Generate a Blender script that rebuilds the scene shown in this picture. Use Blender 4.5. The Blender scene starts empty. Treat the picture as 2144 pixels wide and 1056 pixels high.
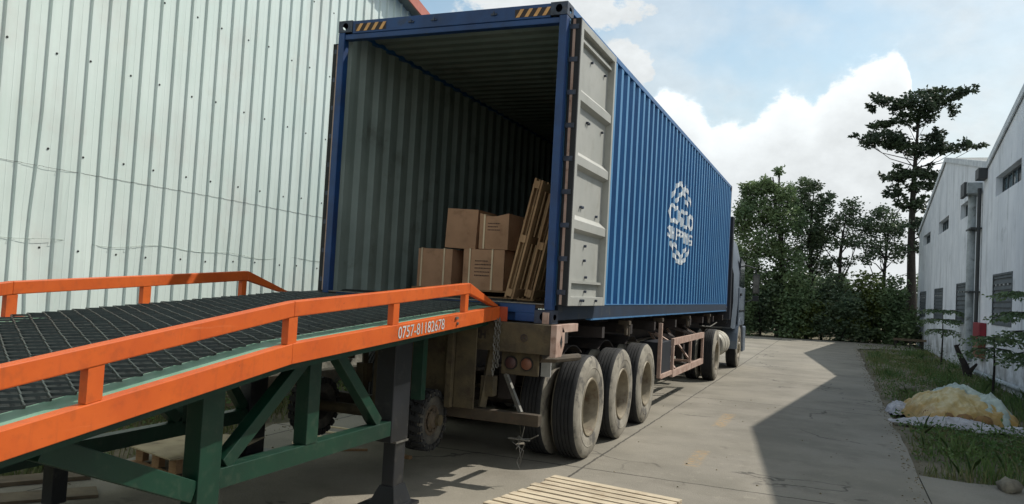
import bpy, math, random
import numpy as np
from mathutils import Vector, Matrix
from mathutils.noise import noise as mnoise
S = bpy.context.scene
COL = S.collection
PI = math.pi

# ------------------------------------------------------------------ camera
CP = Vector((2.3105, -6.6114, 1.719)); YAW, PIT, ROL, FPX = -.3903, .0426, .0547, 1657.6
_f = Vector((math.sin(YAW)*math.cos(PIT), math.cos(YAW)*math.cos(PIT), math.sin(PIT)))
_r = Vector((math.cos(YAW), -math.sin(YAW), 0)); _u = _r.cross(_f)
_r2 = _r*math.cos(ROL)+_u*math.sin(ROL); _u2 = -_r*math.sin(ROL)+_u*math.cos(ROL)
cam = bpy.data.cameras.new('camera'); co = bpy.data.objects.new('camera', cam); COL.objects.link(co)
M = Matrix.Identity(4)
for i in range(3): M[i][0] = _r2[i]; M[i][1] = _u2[i]; M[i][2] = -_f[i]; M[i][3] = CP[i]
co.matrix_world = M
cam.sensor_width = 36; cam.lens = FPX/2144*36; cam.clip_end = 2000; cam.clip_start = .05
S.camera = co
def pxdir(x, y): return _f + _r2*((x-1072)/FPX) - _u2*((y-528)/FPX)
def at(x, y, Y):
    d = pxdir(x, y); t = (Y-CP.y)/d.y; return CP+d*t

# ------------------------------------------------------------------ sun, sky, exposure
SUNV = Vector((.613, .63, 1)).normalized()
sl = bpy.data.lights.new('sun', 'SUN'); so = bpy.data.objects.new('sun', sl); COL.objects.link(so)
sl.energy = 4.0; sl.angle = math.radians(.5); sl.color = (1, .95, .87)
so.rotation_euler = (-SUNV).to_track_quat('-Z', 'Y').to_euler(); so.location = (20, 20, 30)
S.view_settings.view_transform = 'Standard'; S.view_settings.look = 'None'; S.view_settings.gamma = 1
S.view_settings.exposure = .12
S.render.resolution_x = 1024; S.render.resolution_y = 504
W = bpy.data.worlds.new('World'); S.world = W; W.use_nodes = True
def N(nt, t, **k):
    n = nt.nodes.new(t)
    for a, b in k.items():
        if a.startswith('_'): n.inputs[int(a[1:])].default_value = b
        else: setattr(n, a, b)
    return n
def mth(nt, op, a, b=None, c=None, clamp=False):
    n = nt.nodes.new('ShaderNodeMath'); n.operation = op; n.use_clamp = clamp
    for i, v in enumerate((a, b, c)):
        if v is None: continue
        if isinstance(v, (int, float)): n.inputs[i].default_value = v
        else: nt.links.new(v, n.inputs[i])
    return n.outputs[0]
def sstep(nt, v, a, b):
    n = nt.nodes.new('ShaderNodeMapRange'); n.interpolation_type = 'SMOOTHSTEP'
    nt.links.new(v, n.inputs[0]); n.inputs[1].default_value = a; n.inputs[2].default_value = b
    return n.outputs[0]
def build_world():
    nt = W.node_tree; nt.nodes.clear(); L = nt.links.new
    sky = N(nt, 'ShaderNodeTexSky', sky_type='NISHITA', sun_disc=False)
    sky.sun_elevation = math.asin(SUNV.z); sky.sun_rotation = math.atan2(SUNV.x, SUNV.y)
    sky.air_density = 1.1; sky.dust_density = 1.6; sky.ozone_density = 1.5
    tm = N(nt, 'ShaderNodeMix', data_type='RGBA', blend_type='MULTIPLY'); tm.inputs[0].default_value = 1; L(sky.outputs[0], tm.inputs[6]); tm.inputs[7].default_value = (1.0, 1.12, 1.02, 1)
    bg = N(nt, 'ShaderNodeBackground'); L(tm.outputs[2], bg.inputs[0]); bg.inputs[1].default_value = .13
    tc = N(nt, 'ShaderNodeTexCoord'); sx = N(nt, 'ShaderNodeSeparateXYZ'); L(tc.outputs['Generated'], sx.inputs[0])
    x, y, z = sx.outputs
    az = mth(nt, 'ARCTAN2', x, y)
    el = mth(nt, 'DIVIDE', z, mth(nt, 'SQRT', mth(nt, 'ADD', mth(nt, 'MULTIPLY', x, x), mth(nt, 'MULTIPLY', y, y))))
    cv = N(nt, 'ShaderNodeCombineXYZ'); L(az, cv.inputs[0]); L(mth(nt, 'MULTIPLY', el, 1.35), cv.inputs[1])
    def noise(sc, det, rough=.55, off=0):
        mp = N(nt, 'ShaderNodeMapping'); mp.inputs['Location'].default_value = (off, off*.7, 0); L(cv.outputs[0], mp.inputs[0])
        n = N(nt, 'ShaderNodeTexNoise'); n.inputs['Scale'].default_value = sc; n.inputs['Detail'].default_value = det
        n.inputs['Roughness'].default_value = rough; L(mp.outputs[0], n.inputs[0]); return n.outputs[0]
    n1 = noise(16, 8, .6); n2 = noise(5, 5, .55, 3.1); n3 = noise(40, 5, .6, 7.7)
    # cumulus bank: elevation of its top for each azimuth
    tops = [(-.60, .10), (-.45, .12), (-.30, .17), (-.24, .235), (-.216, .262), (-.175, .25), (-.15, .218), (-.111, .222), (-.085, .24), (-.062, .258), (-.034, .24),
            (-.015, .272), (.02, .288), (.056, .302), (.068, .285), (.078, .20), (.12, .16), (.2, .15), (.6, .12)]
    rp = N(nt, 'ShaderNodeValToRGB'); L(mth(nt, 'ADD', mth(nt, 'MULTIPLY', az, 1/1.2), .5), rp.inputs[0])
    e = rp.color_ramp.elements
    for i, (a, v) in enumerate(tops):
        g = v/.5; el_ = e[i] if i < 2 else e.new(.5)
        el_.position = a/1.2+.5; el_.color = (g, g, g, 1)
    # positions were assigned while sorting; rewrite in order
    for i, (a, v) in enumerate(sorted(tops)):
        e[i].position = a/1.2+.5; g = v/.5; e[i].color = (g, g, g, 1)
    top = mth(nt, 'MULTIPLY', rp.outputs[0], .5)
    dist = mth(nt, 'SUBTRACT', mth(nt, 'ADD', top, mth(nt, 'MULTIPLY', mth(nt, 'SUBTRACT', n1, .5), .075)), el)
    m1 = sstep(nt, dist, -.003, .012)
    fade = sstep(nt, dist, .30, .05)
    # cloud puffs upper left
    def blob(a0, e0, ra, re, amp=.9):
        dx = mth(nt, 'DIVIDE', mth(nt, 'SUBTRACT', az, a0), ra); dy = mth(nt, 'DIVIDE', mth(nt, 'SUBTRACT', el, e0), re)
        d = mth(nt, 'SQRT', mth(nt, 'ADD', mth(nt, 'MULTIPLY', dx, dx), mth(nt, 'MULTIPLY', dy, dy)))
        return sstep(nt, mth(nt, 'ADD', d, mth(nt, 'MULTIPLY', mth(nt, 'SUBTRACT', n1, .5), amp*2)), 1.12, .85)
    m2 = mth(nt, 'MAXIMUM', blob(-.36, .37, .12, .045), blob(-.265, .29, .045, .03))
    m2 = mth(nt, 'MAXIMUM', m2, blob(.9, .6, .5, .25)); m2 = mth(nt, 'MAXIMUM', m2, blob(-1.4, .5, .5, .3))
    m2 = mth(nt, 'MAXIMUM', m2, blob(2.4, .6, .6, .35)); m2 = mth(nt, 'MAXIMUM', m2, blob(-2.6, .5, .6, .3))
    veil = mth(nt, 'ADD', mth(nt, 'ADD', mth(nt, 'MULTIPLY', sstep(nt, n2, .38, .66), .40), .10), mth(nt, 'MULTIPLY', sstep(nt, el, .42, .10), .30), clamp=True)
    veil = mth(nt, 'ADD', veil, mth(nt, 'MULTIPLY', sstep(nt, az, -.05, .2), .35), clamp=True)
    m = mth(nt, 'MAXIMUM', mth(nt, 'MAXIMUM', m1, m2), veil)
    # inner modelling of the clouds: brighter rims, softer grey-white bodies
    rim = mth(nt, 'MULTIPLY', sstep(nt, dist, .085, .0), m1)
    shade = mth(nt, 'ADD', mth(nt, 'MULTIPLY', n3, .16), mth(nt, 'MULTIPLY', n1, .20))
    val = mth(nt, 'ADD', mth(nt, 'ADD', mth(nt, 'MULTIPLY', rim, .20), shade), .48)
    cc = N(nt, 'ShaderNodeCombineColor'); L(mth(nt, 'MULTIPLY', val, .955), cc.inputs[0]); L(mth(nt, 'MULTIPLY', val, 1.0), cc.inputs[1]); L(mth(nt, 'MULTIPLY', val, 1.015), cc.inputs[2])
    bc = N(nt, 'ShaderNodeBackground'); L(cc.outputs[0], bc.inputs[0]); bc.inputs[1].default_value = 1.18
    mx = N(nt, 'ShaderNodeMixShader'); L(m, mx.inputs[0]); L(bg.outputs[0], mx.inputs[1]); L(bc.outputs[0], mx.inputs[2])
    out = N(nt, 'ShaderNodeOutputWorld'); L(mx.outputs[0], out.inputs[0])
build_world()
S.render.engine = 'CYCLES'

# ------------------------------------------------------------------ materials
def s(r, g, b):
    def c(v):
        v /= 255; return v/12.92 if v <= .04045 else ((v+.055)/1.055)**2.4
    return (c(r), c(g), c(b), 1)
def mat(name, c1, c2=None, rough=.6, metal=0., scale=4., bump=0., bscale=None, stretch=(1, 1, 1), dirt=None, dscale=2., dlo=.55, dhi=.7, damt=.8, spec=.5,
        grain=None, gscale=60, gamt=.3, transl=0, extra=None, coat=0, coatr=.2):
    m = bpy.data.materials.new(name); m.use_nodes = True; nt = m.node_tree; L = nt.links.new
    p = nt.nodes['Principled BSDF']; p.inputs['Roughness'].default_value = rough; p.inputs['Metallic'].default_value = metal
    p.inputs['Specular IOR Level'].default_value = spec; p.inputs['Coat Weight'].default_value = coat; p.inputs['Coat Roughness'].default_value = coatr
    tc = N(nt, 'ShaderNodeTexCoord'); mp = N(nt, 'ShaderNodeMapping'); L(tc.outputs['Object'], mp.inputs[0]); mp.inputs['Scale'].default_value = stretch
    def noise(sc, det=6, rg=.6, src=None):
        n = N(nt, 'ShaderNodeTexNoise'); n.inputs['Scale'].default_value = sc; n.inputs['Detail'].default_value = det; n.inputs['Roughness'].default_value = rg
        L(src or mp.outputs[0], n.inputs[0]); return n.outputs[0]
    def mix(fac, a, b, bt='MIX'):
        n = N(nt, 'ShaderNodeMix', data_type='RGBA', blend_type=bt)
        for i, v in ((0, fac), (6, a), (7, b)):
            if isinstance(v, (int, float)) or isinstance(v, tuple): n.inputs[i].default_value = v
            else: L(v, n.inputs[i])
        return n.outputs[2]
    c2 = c2 or tuple(v*.8 for v in c1[:3])+(1,)
    base = mix(sstep(nt, noise(scale), .35, .65), c1, c2)
    if dirt:
        dn = noise(dscale, 8, .65)
        base = mix(mth(nt, 'MULTIPLY', sstep(nt, dn, dlo, dhi), damt), base, dirt)
    if grain:
        base = mix(mth(nt, 'MULTIPLY', sstep(nt, noise(gscale, 3, .6), .5, .75), gamt), base, grain)
    if extra: base = extra(nt, tc, noise, mix, base, p)
    if isinstance(base, tuple): p.inputs['Base Color'].default_value = base
    else: L(base, p.inputs['Base Color'])
    if bump:
        b = N(nt, 'ShaderNodeBump'); b.inputs['Strength'].default_value = min(1, bump); b.inputs['Distance'].default_value = .01*max(1, bump)
        L(noise(bscale or 40, 5), b.inputs['Height']); L(b.outputs[0], p.inputs['Normal'])
    if transl:
        t = N(nt, 'ShaderNodeBsdfTranslucent'); L(base, t.inputs[0]) if not isinstance(base, tuple) else None
        mx = N(nt, 'ShaderNodeMixShader'); mx.inputs[0].default_value = transl; L(p.outputs[0], mx.inputs[1]); L(t.outputs[0], mx.inputs[2])
        L(mx.outputs[0], nt.nodes['Material Output'].inputs[0])
    return m

def ex_road(nt, tc, noise, mix, base, p):
    sx = N(nt, 'ShaderNodeSeparateXYZ'); nt.links.new(tc.outputs['Object'], sx.inputs[0]); x, y, z = sx.outputs
    wob = mth(nt, 'MULTIPLY', mth(nt, 'SUBTRACT', noise(6, 4), .5), .05)
    def line(c, v, w, soft=.006):
        d = mth(nt, 'ABSOLUTE', mth(nt, 'ADD', mth(nt, 'SUBTRACT', c, v), wob)); return sstep(nt, d, w+soft, w)
    ln = line(x, .1, .008)
    for v in (.85, 7.2, 13.0, 19.2, 25.6, -5.2): ln = mth(nt, 'MAXIMUM', ln, line(y, v, .009))
    for v in (-3.2,): ln = mth(nt, 'MAXIMUM', ln, line(x, v, .008))
    patch = mth(nt, 'MULTIPLY', sstep(nt, noise(.35, 3), .45, .62), .35)
    base = mix(patch, base, s(150, 143, 128))
    # oil and tyre soot under and beside the truck
    tr = mth(nt, 'MULTIPLY', sstep(nt, mth(nt, 'ABSOLUTE', mth(nt, 'SUBTRACT', x, 1.15)), .8, .2), mth(nt, 'MULTIPLY', noise(1.3, 5), .35))
    base = mix(tr, base, s(98, 92, 82))
    tr2 = sstep(nt, noise(1.1, 8, .7), .60, .72)
    base = mix(mth(nt, 'MULTIPLY', tr2, .55), base, s(85, 80, 72))
    base = mix(mth(nt, 'MULTIPLY', sstep(nt, noise(22, 8, .8), .56, .66), .35), base, s(92, 86, 76))
    base = mix(mth(nt, 'MULTIPLY', sstep(nt, noise(5, 8, .75), .55, .68), .30), base, s(160, 153, 138))
    # wandering hairline cracks
    vo = N(nt, 'ShaderNodeTexVoronoi', feature='DISTANCE_TO_EDGE'); vo.inputs['Scale'].default_value = .33
    mpv = N(nt, 'ShaderNodeVectorMath', operation='ADD'); nt.links.new(tc.outputs['Object'], mpv.inputs[0])
    nn = N(nt, 'ShaderNodeTexNoise'); nn.inputs['Scale'].default_value = 1.7; nn.inputs['Detail'].default_value = 6; nt.links.new(tc.outputs['Object'], nn.inputs[0])
    vs = N(nt, 'ShaderNodeVectorMath', operation='SCALE'); vs.inputs['Scale'].default_value = .8; nt.links.new(nn.outputs['Color'], vs.inputs[0]); nt.links.new(vs.outputs[0], mpv.inputs[1])
    nt.links.new(mpv.outputs[0], vo.inputs['Vector'])
    ck = mth(nt, 'MULTIPLY', sstep(nt, vo.outputs[0], .008, .002), sstep(nt, noise(.5, 2), .48, .54))
    base = mix(mth(nt, 'MULTIPLY', ck, .75), base, s(60, 56, 50))
    base = mix(mth(nt, 'MULTIPLY', ln, .85), base, s(52, 48, 42))
    def bx(x0, x1, y0, y1, sl=0):
        xx = mth(nt, 'SUBTRACT', x, mth(nt, 'MULTIPLY', mth(nt, 'SUBTRACT', y, y0), sl))
        a = mth(nt, 'MULTIPLY', sstep(nt, xx, x0-.03, x0+.03), sstep(nt, xx, x1+.03, x1-.03))
        return mth(nt, 'MULTIPLY', a, mth(nt, 'MULTIPLY', sstep(nt, y, y0-.06, y0+.06), sstep(nt, y, y1+.06, y1-.06)))
    ym = mth(nt, 'MAXIMUM', bx(.84, 1.0, 4.3, 5.6), mth(nt, 'MULTIPLY', bx(.93, 1.08, 1.6, 2.5), .8))
    ym = mth(nt, 'MULTIPLY', ym, sstep(nt, noise(14, 6, .7), .42, .62))
    base = mix(mth(nt, 'MULTIPLY', ym, .55), base, s(176, 138, 72))
    return base
def ex_stain(nt, tc, noise, mix, base, p):
    mp = N(nt, 'ShaderNodeMapping'); nt.links.new(tc.outputs['Object'], mp.inputs[0]); mp.inputs['Scale'].default_value = (1, 1, .10)
    n = noise(2.6, 9, .72, mp.outputs[0]); base = mix(mth(nt, 'MULTIPLY', sstep(nt, n, .48, .75), .6), base, s(122, 128, 130))
    n = noise(9, 8, .72, mp.outputs[0]); base = mix(mth(nt, 'MULTIPLY', sstep(nt, n, .54, .76), .45), base, s(108, 112, 110))
    sx = N(nt, 'ShaderNodeSeparateXYZ'); nt.links.new(tc.outputs['Object'], sx.inputs[0])
    y, z = sx.outputs[1], sx.outputs[2]
    low = mth(nt, 'MULTIPLY', sstep(nt, z, 1.5, .1), sstep(nt, noise(1.6, 8, .7), .35, .65))
    base = mix(mth(nt, 'MULTIPLY', low, .7), base, s(96, 94, 82))
    # rain-washed soot fanning down from each window row
    for a, b in ((13.5, 16.4), (19.4, 22.5), (25.4, 28.4), (31.3, 34.3)):
        w = mth(nt, 'MULTIPLY', mth(nt, 'MULTIPLY', sstep(nt, y, a-.25, a+.1), sstep(nt, y, b+.25, b-.1)), mth(nt, 'MULTIPLY', sstep(nt, z, 4.62, 4.5), sstep(nt, z, 2.9, 4.4)))
        base = mix(mth(nt, 'MULTIPLY', mth(nt, 'MULTIPLY', w, noise(9, 6, .7, mp.outputs[0])), .95), base, s(70, 74, 76))
    return base
def ex_rust(nt, tc, noise, mix, base, p):
    n = noise(7, 9, .75); return mix(mth(nt, 'MULTIPLY', sstep(nt, n, .60, .68), .7), base, s(92, 52, 34))
def ex_paint(nt, tc, noise, mix, base, p):
    mp = N(nt, 'ShaderNodeMapping'); nt.links.new(tc.outputs['Object'], mp.inputs[0]); mp.inputs['Scale'].default_value = (1, 1, .12)
    base = mix(mth(nt, 'MULTIPLY', sstep(nt, noise(11, 8, .7, mp.outputs[0]), .56, .74), .35), base, s(122, 58, 34))
    mp = N(nt, 'ShaderNodeMapping'); nt.links.new(tc.outputs['Object'], mp.inputs[0]); mp.inputs['Scale'].default_value = (1, .12, 1.6)
    base = mix(mth(nt, 'MULTIPLY', sstep(nt, noise(9, 8, .75, mp.outputs[0]), .60, .72), .30), base, s(226, 150, 104))
    chip = sstep(nt, noise(20, 9, .8), .655, .675)
    base = mix(mth(nt, 'MULTIPLY', chip, .8), base, s(70, 40, 30))
    rr = mth(nt, 'ADD', .38, mth(nt, 'MULTIPLY', noise(5, 6), .28)); nt.links.new(rr, p.inputs['Roughness'])
    return base
def ex_streak(nt, tc, noise, mix, base, p):
    mp = N(nt, 'ShaderNodeMapping'); nt.links.new(tc.outputs['Object'], mp.inputs[0]); mp.inputs['Scale'].default_value = (1, 1, .06)
    n = noise(7, 8, .65, mp.outputs[0]); base = mix(mth(nt, 'MULTIPLY', sstep(nt, n, .45, .8), .30), base, s(160, 168, 162))
    n = noise(1.1, 4); return mix(mth(nt, 'MULTIPLY', sstep(nt, n, .5, .7), .22), base, s(190, 178, 172))
def ex_wood(nt, tc, noise, mix, base, p):
    inf = N(nt, 'ShaderNodeObjectInfo')
    mp = N(nt, 'ShaderNodeMapping'); nt.links.new(tc.outputs['Object'], mp.inputs[0]); mp.inputs['Scale'].default_value = (1.5, 24, 24)
    n = noise(2, 6, .7, mp.outputs[0]); return mix(mth(nt, 'MULTIPLY', sstep(nt, n, .45, .75), .55), base, s(105, 84, 58))

MT = {}
MT['road'] = mat('road_concrete', s(137, 131, 119), s(118, 113, 101), .9, scale=.8, bump=.5, bscale=55, dirt=s(98, 92, 80), dscale=2.2, dlo=.5, dhi=.75, damt=.5, grain=s(86, 82, 74), gscale=90, gamt=.5, extra=ex_road)
MT['soil'] = mat('soil', s(116, 106, 88), s(86, 84, 62), .95, scale=1.4, bump=1.5, bscale=25, dirt=s(60, 72, 40), dscale=.9, damt=.7, grain=s(120, 112, 95), gscale=30)
MT['grass'] = mat('grass_blades', s(90, 112, 62), s(118, 124, 78), .7, scale=2.5, dirt=s(146, 134, 98), dscale=3, dlo=.45, dhi=.65, transl=.25)
MT['weed'] = mat('weed_leaves', s(76, 108, 56), s(104, 126, 70), .6, scale=1.5, transl=.3)
MT['wallmetal'] = mat('pale_green_cladding', s(206, 218, 213), s(198, 212, 206), .42, scale=.7, dirt=s(196, 196, 184), dscale=1.3, damt=.25, spec=.4, extra=ex_streak, bump=.12, bscale=6)
MT['screw'] = mat('screw_dark', s(40, 44, 42), rough=.5)
MT['trim'] = mat('roof_trim_red', s(178, 104, 88), s(160, 88, 72), .6, scale=3)
MT['roofm'] = mat('roof_sheet', s(120, 124, 120), s(100, 104, 102), .6)
MT['stone'] = mat('plinth_render', s(136, 132, 120), s(92, 90, 80), .95, scale=3, bump=1.5, bscale=14, dirt=s(66, 72, 48), dscale=2.4, damt=.8)
MT['cable'] = mat('cable_black', s(84, 90, 88), rough=.6)
MT['cablepale'] = mat('cable_pale', s(150, 165, 155), rough=.6)
MT['blue'] = mat('container_blue', s(20, 90, 145), s(15, 79, 132), .42, coat=.12, coatr=.2, scale=1.2, dirt=s(70, 116, 148), dscale=2.5, dlo=.5, dhi=.8, damt=.35, bump=.08, bscale=30)
MT['bluelit'] = mat('container_blue_sunlit_flats', s(84, 140, 182), s(64, 122, 166), .55, scale=3, dirt=s(52, 112, 164), dscale=5, dlo=.45, dhi=.7, damt=.6, stretch=(1, 1, .3))  # lighter blue that carries the sun and sky sheen of the flats
MT['navy'] = mat('rail_navy', s(30, 46, 66), s(24, 38, 56), .6, scale=3, dirt=s(60, 64, 66), dscale=6)
MT['flange'] = mat('rail_flange_blue', s(70, 118, 160), s(60, 104, 146), .5, scale=4)
MT['bluedark'] = mat('container_frame_blue', s(20, 62, 112), s(16, 50, 94), .5, scale=3, dirt=s(44, 52, 62), dscale=5, dlo=.55, dhi=.7, damt=.6)
MT['cast'] = mat('casting_steel', s(56, 66, 84), s(44, 50, 62), .55, scale=12, dirt=s(90, 84, 78), dscale=14, damt=.5)
MT['inside'] = mat('container_inside_grey', s(124, 138, 132), s(110, 124, 118), .6, scale=1.5, dirt=s(70, 74, 66), dscale=2, damt=.5)
MT['floorw'] = mat('container_floor_ply', s(70, 56, 42), s(54, 44, 34), .7, scale=3)
MT['door'] = mat('door_inner_grey', s(166, 166, 160), s(156, 157, 151), .5, scale=1.6, dirt=s(126, 124, 112), dscale=4, dlo=.5, dhi=.75, damt=.4, spec=.4)
MT['gasket'] = mat('gasket_rubber', s(26, 28, 30), rough=.7)
MT['white'] = mat('emblem_white', s(236, 240, 242), s(222, 228, 232), .6, scale=8, dirt=s(130, 165, 195), dscale=20, dlo=.6, dhi=.7, damt=.5)
MT['hazy'] = mat('hazard_yellow', s(214, 162, 98), s(190, 140, 84), .5, scale=10)
MT['hazk'] = mat('hazard_black', s(44, 32, 30), rough=.6)
MT['orange'] = mat('ramp_orange', s(200, 92, 32), s(188, 82, 28), .42, extra=ex_paint, scale=2.2, dirt=s(170, 66, 28), dscale=6, dlo=.5, dhi=.75, damt=.4, grain=s(120, 60, 34), gscale=16, gamt=.25, spec=.4)
MT['orangedull'] = mat('ramp_orange_shaded', s(160, 66, 34), s(130, 54, 30), .55, scale=5)
MT['green'] = mat('ramp_green', s(9, 54, 38), s(7, 45, 32), .45, grain=s(60, 74, 60), gscale=14, gamt=.35, scale=2.5, dirt=s(28, 52, 44), dscale=5, dlo=.5, dhi=.75, damt=.5)
MT['greengrey'] = mat('ramp_edge_dusty_green', s(122, 156, 134), s(104, 142, 118), .6, scale=5, dirt=s(130, 140, 124), dscale=9, damt=.6)
MT['grate'] = mat('grating_steel', s(50, 60, 57), s(36, 46, 44), .45, metal=.25, scale=10, dirt=s(60, 66, 62), dscale=20)
MT['plate'] = mat('deck_plate_dark', s(24, 31, 29), s(18, 25, 23), .7, scale=4, dirt=s(40, 47, 42), dscale=6)
MT['blackp'] = mat('black_paint', s(34, 36, 40), s(26, 28, 30), .4, scale=4, dirt=s(60, 60, 58), dscale=8)
MT['rustbrown'] = mat('olive_rust_steel', s(84, 74, 52), s(62, 54, 40), .8, scale=5, dirt=s(50, 36, 26), dscale=7, bump=.5)
MT['trailer'] = mat('trailer_brown_steel', s(70, 60, 46), s(58, 49, 38), .75, scale=5, dirt=s(96, 86, 72), dscale=6, damt=.5, bump=.4, extra=ex_rust)
MT['primer'] = mat('dusty_primer_steel', s(176, 152, 138), s(156, 128, 114), .7, scale=7, dirt=s(120, 92, 76), dscale=10, damt=.7, extra=ex_rust)
MT['chassis'] = mat('chassis_dark', s(50, 42, 40), s(38, 32, 30), .75, scale=4, dirt=s(84, 72, 60), dscale=6, damt=.6)
MT['lampred'] = mat('lamp_lens', s(118, 74, 52), s(100, 62, 46), .5, scale=12)
MT['lampred2'] = mat('lamp_lens_dark', s(66, 40, 38), rough=.5)
MT['disc'] = mat('rim_disc_brown', s(88, 76, 60), s(66, 56, 46), .8, scale=7, dirt=s(110, 98, 80), dscale=9)  # darker brown than the rim barrel
MT['tyre'] = mat('tyre_rubber', s(48, 47, 45), s(60, 58, 54), .85, scale=6, dirt=s(112, 106, 94), dscale=4, dlo=.42, dhi=.72, damt=.65, bump=.4, bscale=60)
MT['tread'] = mat('tyre_tread', s(30, 31, 33), s(42, 42, 42), .85, scale=9, bump=.4)
MT['side'] = mat('tyre_sidewall_dusty', s(150, 144, 131), s(126, 120, 108), .9, scale=4, dirt=s(66, 64, 62), dscale=5, dlo=.5, dhi=.62, damt=.75, bump=.4, bscale=50)
MT['rim'] = mat('rim_dusty', s(142, 132, 112), s(116, 106, 88), .6, scale=6, dirt=s(84, 66, 48), dscale=6, damt=.7, extra=ex_rust)
MT['cab'] = mat('cab_silver_grey', s(112, 122, 134), s(100, 110, 122), .35, metal=.2, scale=2)
MT['cabdark'] = mat('cab_dark_blue', s(28, 32, 42), s(22, 26, 34), .5)
MT['glass'] = mat('dark_glass', s(30, 38, 44), rough=.08, spec=.8)
MT['tank'] = mat('tank_cream', s(176, 172, 158), s(150, 146, 134), .5, scale=6)
MT['steel'] = mat('galvanised', s(120, 118, 112), s(96, 94, 88), .5, metal=.4, scale=12)
MT['carton'] = mat('carton_brown', s(184, 144, 112), s(168, 130, 100), .85, scale=2.5, dirt=s(130, 98, 74), dscale=5, damt=.4, bump=.1)
MT['cartontop'] = mat('carton_flap', s(150, 116, 90), rough=.85)
MT['strap'] = mat('strap_cream', s(232, 212, 176), s(214, 194, 160), .5)
MT['ink'] = mat('carton_ink', s(84, 66, 58), rough=.8)
MT['wood'] = mat('pallet_wood', s(160, 128, 94), s(136, 106, 76), .85, scale=3, extra=ex_wood)
MT['woodpale'] = mat('pallet_wood_sunbleached', s(200, 186, 160), s(178, 164, 140), .85, scale=3, dirt=s(150, 128, 100), dscale=6, damt=.4, extra=ex_wood)
MT['woodold'] = mat('old_board', s(112, 100, 82), s(86, 76, 62), .9, scale=5, extra=ex_wood)
MT['ply'] = mat('plywood', s(176, 160, 128), s(156, 140, 112), .85, scale=4, dirt=s(120, 108, 86), dscale=7)
MT['bldg'] = mat('whitewashed_render', s(226, 230, 234), s(212, 217, 222), .9, scale=.9, bump=.5, bscale=18, dirt=s(168, 174, 176), dscale=1.2, damt=.5, extra=ex_stain)
MT['trimw'] = mat('verge_white', s(205, 210, 212), s(180, 186, 190), .7)
MT['louvre'] = mat('shutter_grey', s(84, 92, 96), s(72, 80, 84), .7, scale=3, dirt=s(104, 106, 100), dscale=5)
MT['pipew'] = mat('drain_pipe_white', s(168, 176, 180), s(140, 148, 150), .5, scale=4, dirt=s(100, 104, 100), dscale=5)
MT['pipek'] = mat('drain_pipe_dark', s(54, 58, 60), rough=.6)
MT['red'] = mat('cabinet_red', s(142, 28, 44), s(120, 22, 36), .5, scale=5)
MT['bark'] = mat('bark_dark', s(50, 45, 40), s(36, 33, 30), .9, scale=6, bump=1.5, bscale=30)
MT['leafd'] = mat('leaf_dark', s(82, 102, 78), s(102, 118, 86), .5, scale=.7, transl=.3, dirt=s(98, 106, 70), dscale=1.1)
MT['leafm'] = mat('leaf_mid', s(92, 116, 80), s(114, 134, 90), .5, scale=.8, transl=.3, dirt=s(112, 120, 76), dscale=1.3)
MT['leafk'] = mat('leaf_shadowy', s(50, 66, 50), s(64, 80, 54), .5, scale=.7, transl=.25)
MT['leafo'] = mat('leaf_olive_sunlit', s(112, 124, 62), s(88, 106, 58), .55, scale=.8, transl=.3)  # brighter, yellower leaf: sunlight on the undergrowth put into the colour
def ex_tarp(nt, tc, noise, mix, base, p):
    sx = N(nt, 'ShaderNodeSeparateXYZ'); nt.links.new(tc.outputs['Object'], sx.inputs[0])
    f = sstep(nt, mth(nt, 'ADD', sx.outputs[2], mth(nt, 'MULTIPLY', mth(nt, 'SUBTRACT', noise(4, 5), .5), .35)), .30, .10)
    return mix(mth(nt, 'MULTIPLY', f, .8), base, s(168, 132, 66))
MT['tarpy'] = mat('tarp_yellow', s(204, 190, 148), s(186, 164, 104), .5, scale=3.5, dirt=s(176, 142, 80), dscale=3.5, dlo=.5, dhi=.65, damt=.5, bump=1.5, bscale=9, extra=ex_tarp)
MT['tarpb'] = mat('tarp_pale_blue', s(188, 198, 186), s(162, 176, 168), .6, scale=4, bump=1.5, bscale=14)
MT['tarpw'] = mat('sheet_white', s(190, 188, 190), s(160, 158, 160), .65, scale=5, dirt=s(130, 122, 108), dscale=6, bump=1.5, bscale=14)
MT['rock'] = mat('rock', s(134, 128, 112), s(108, 102, 90), .95, scale=6, bump=1.2, bscale=20)
MT['litter'] = mat('litter', s(150, 140, 116), s(90, 80, 60), .9, scale=20)
MT['foam'] = mat('white_foam', s(190, 192, 190), s(165, 168, 165), .8)

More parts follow.
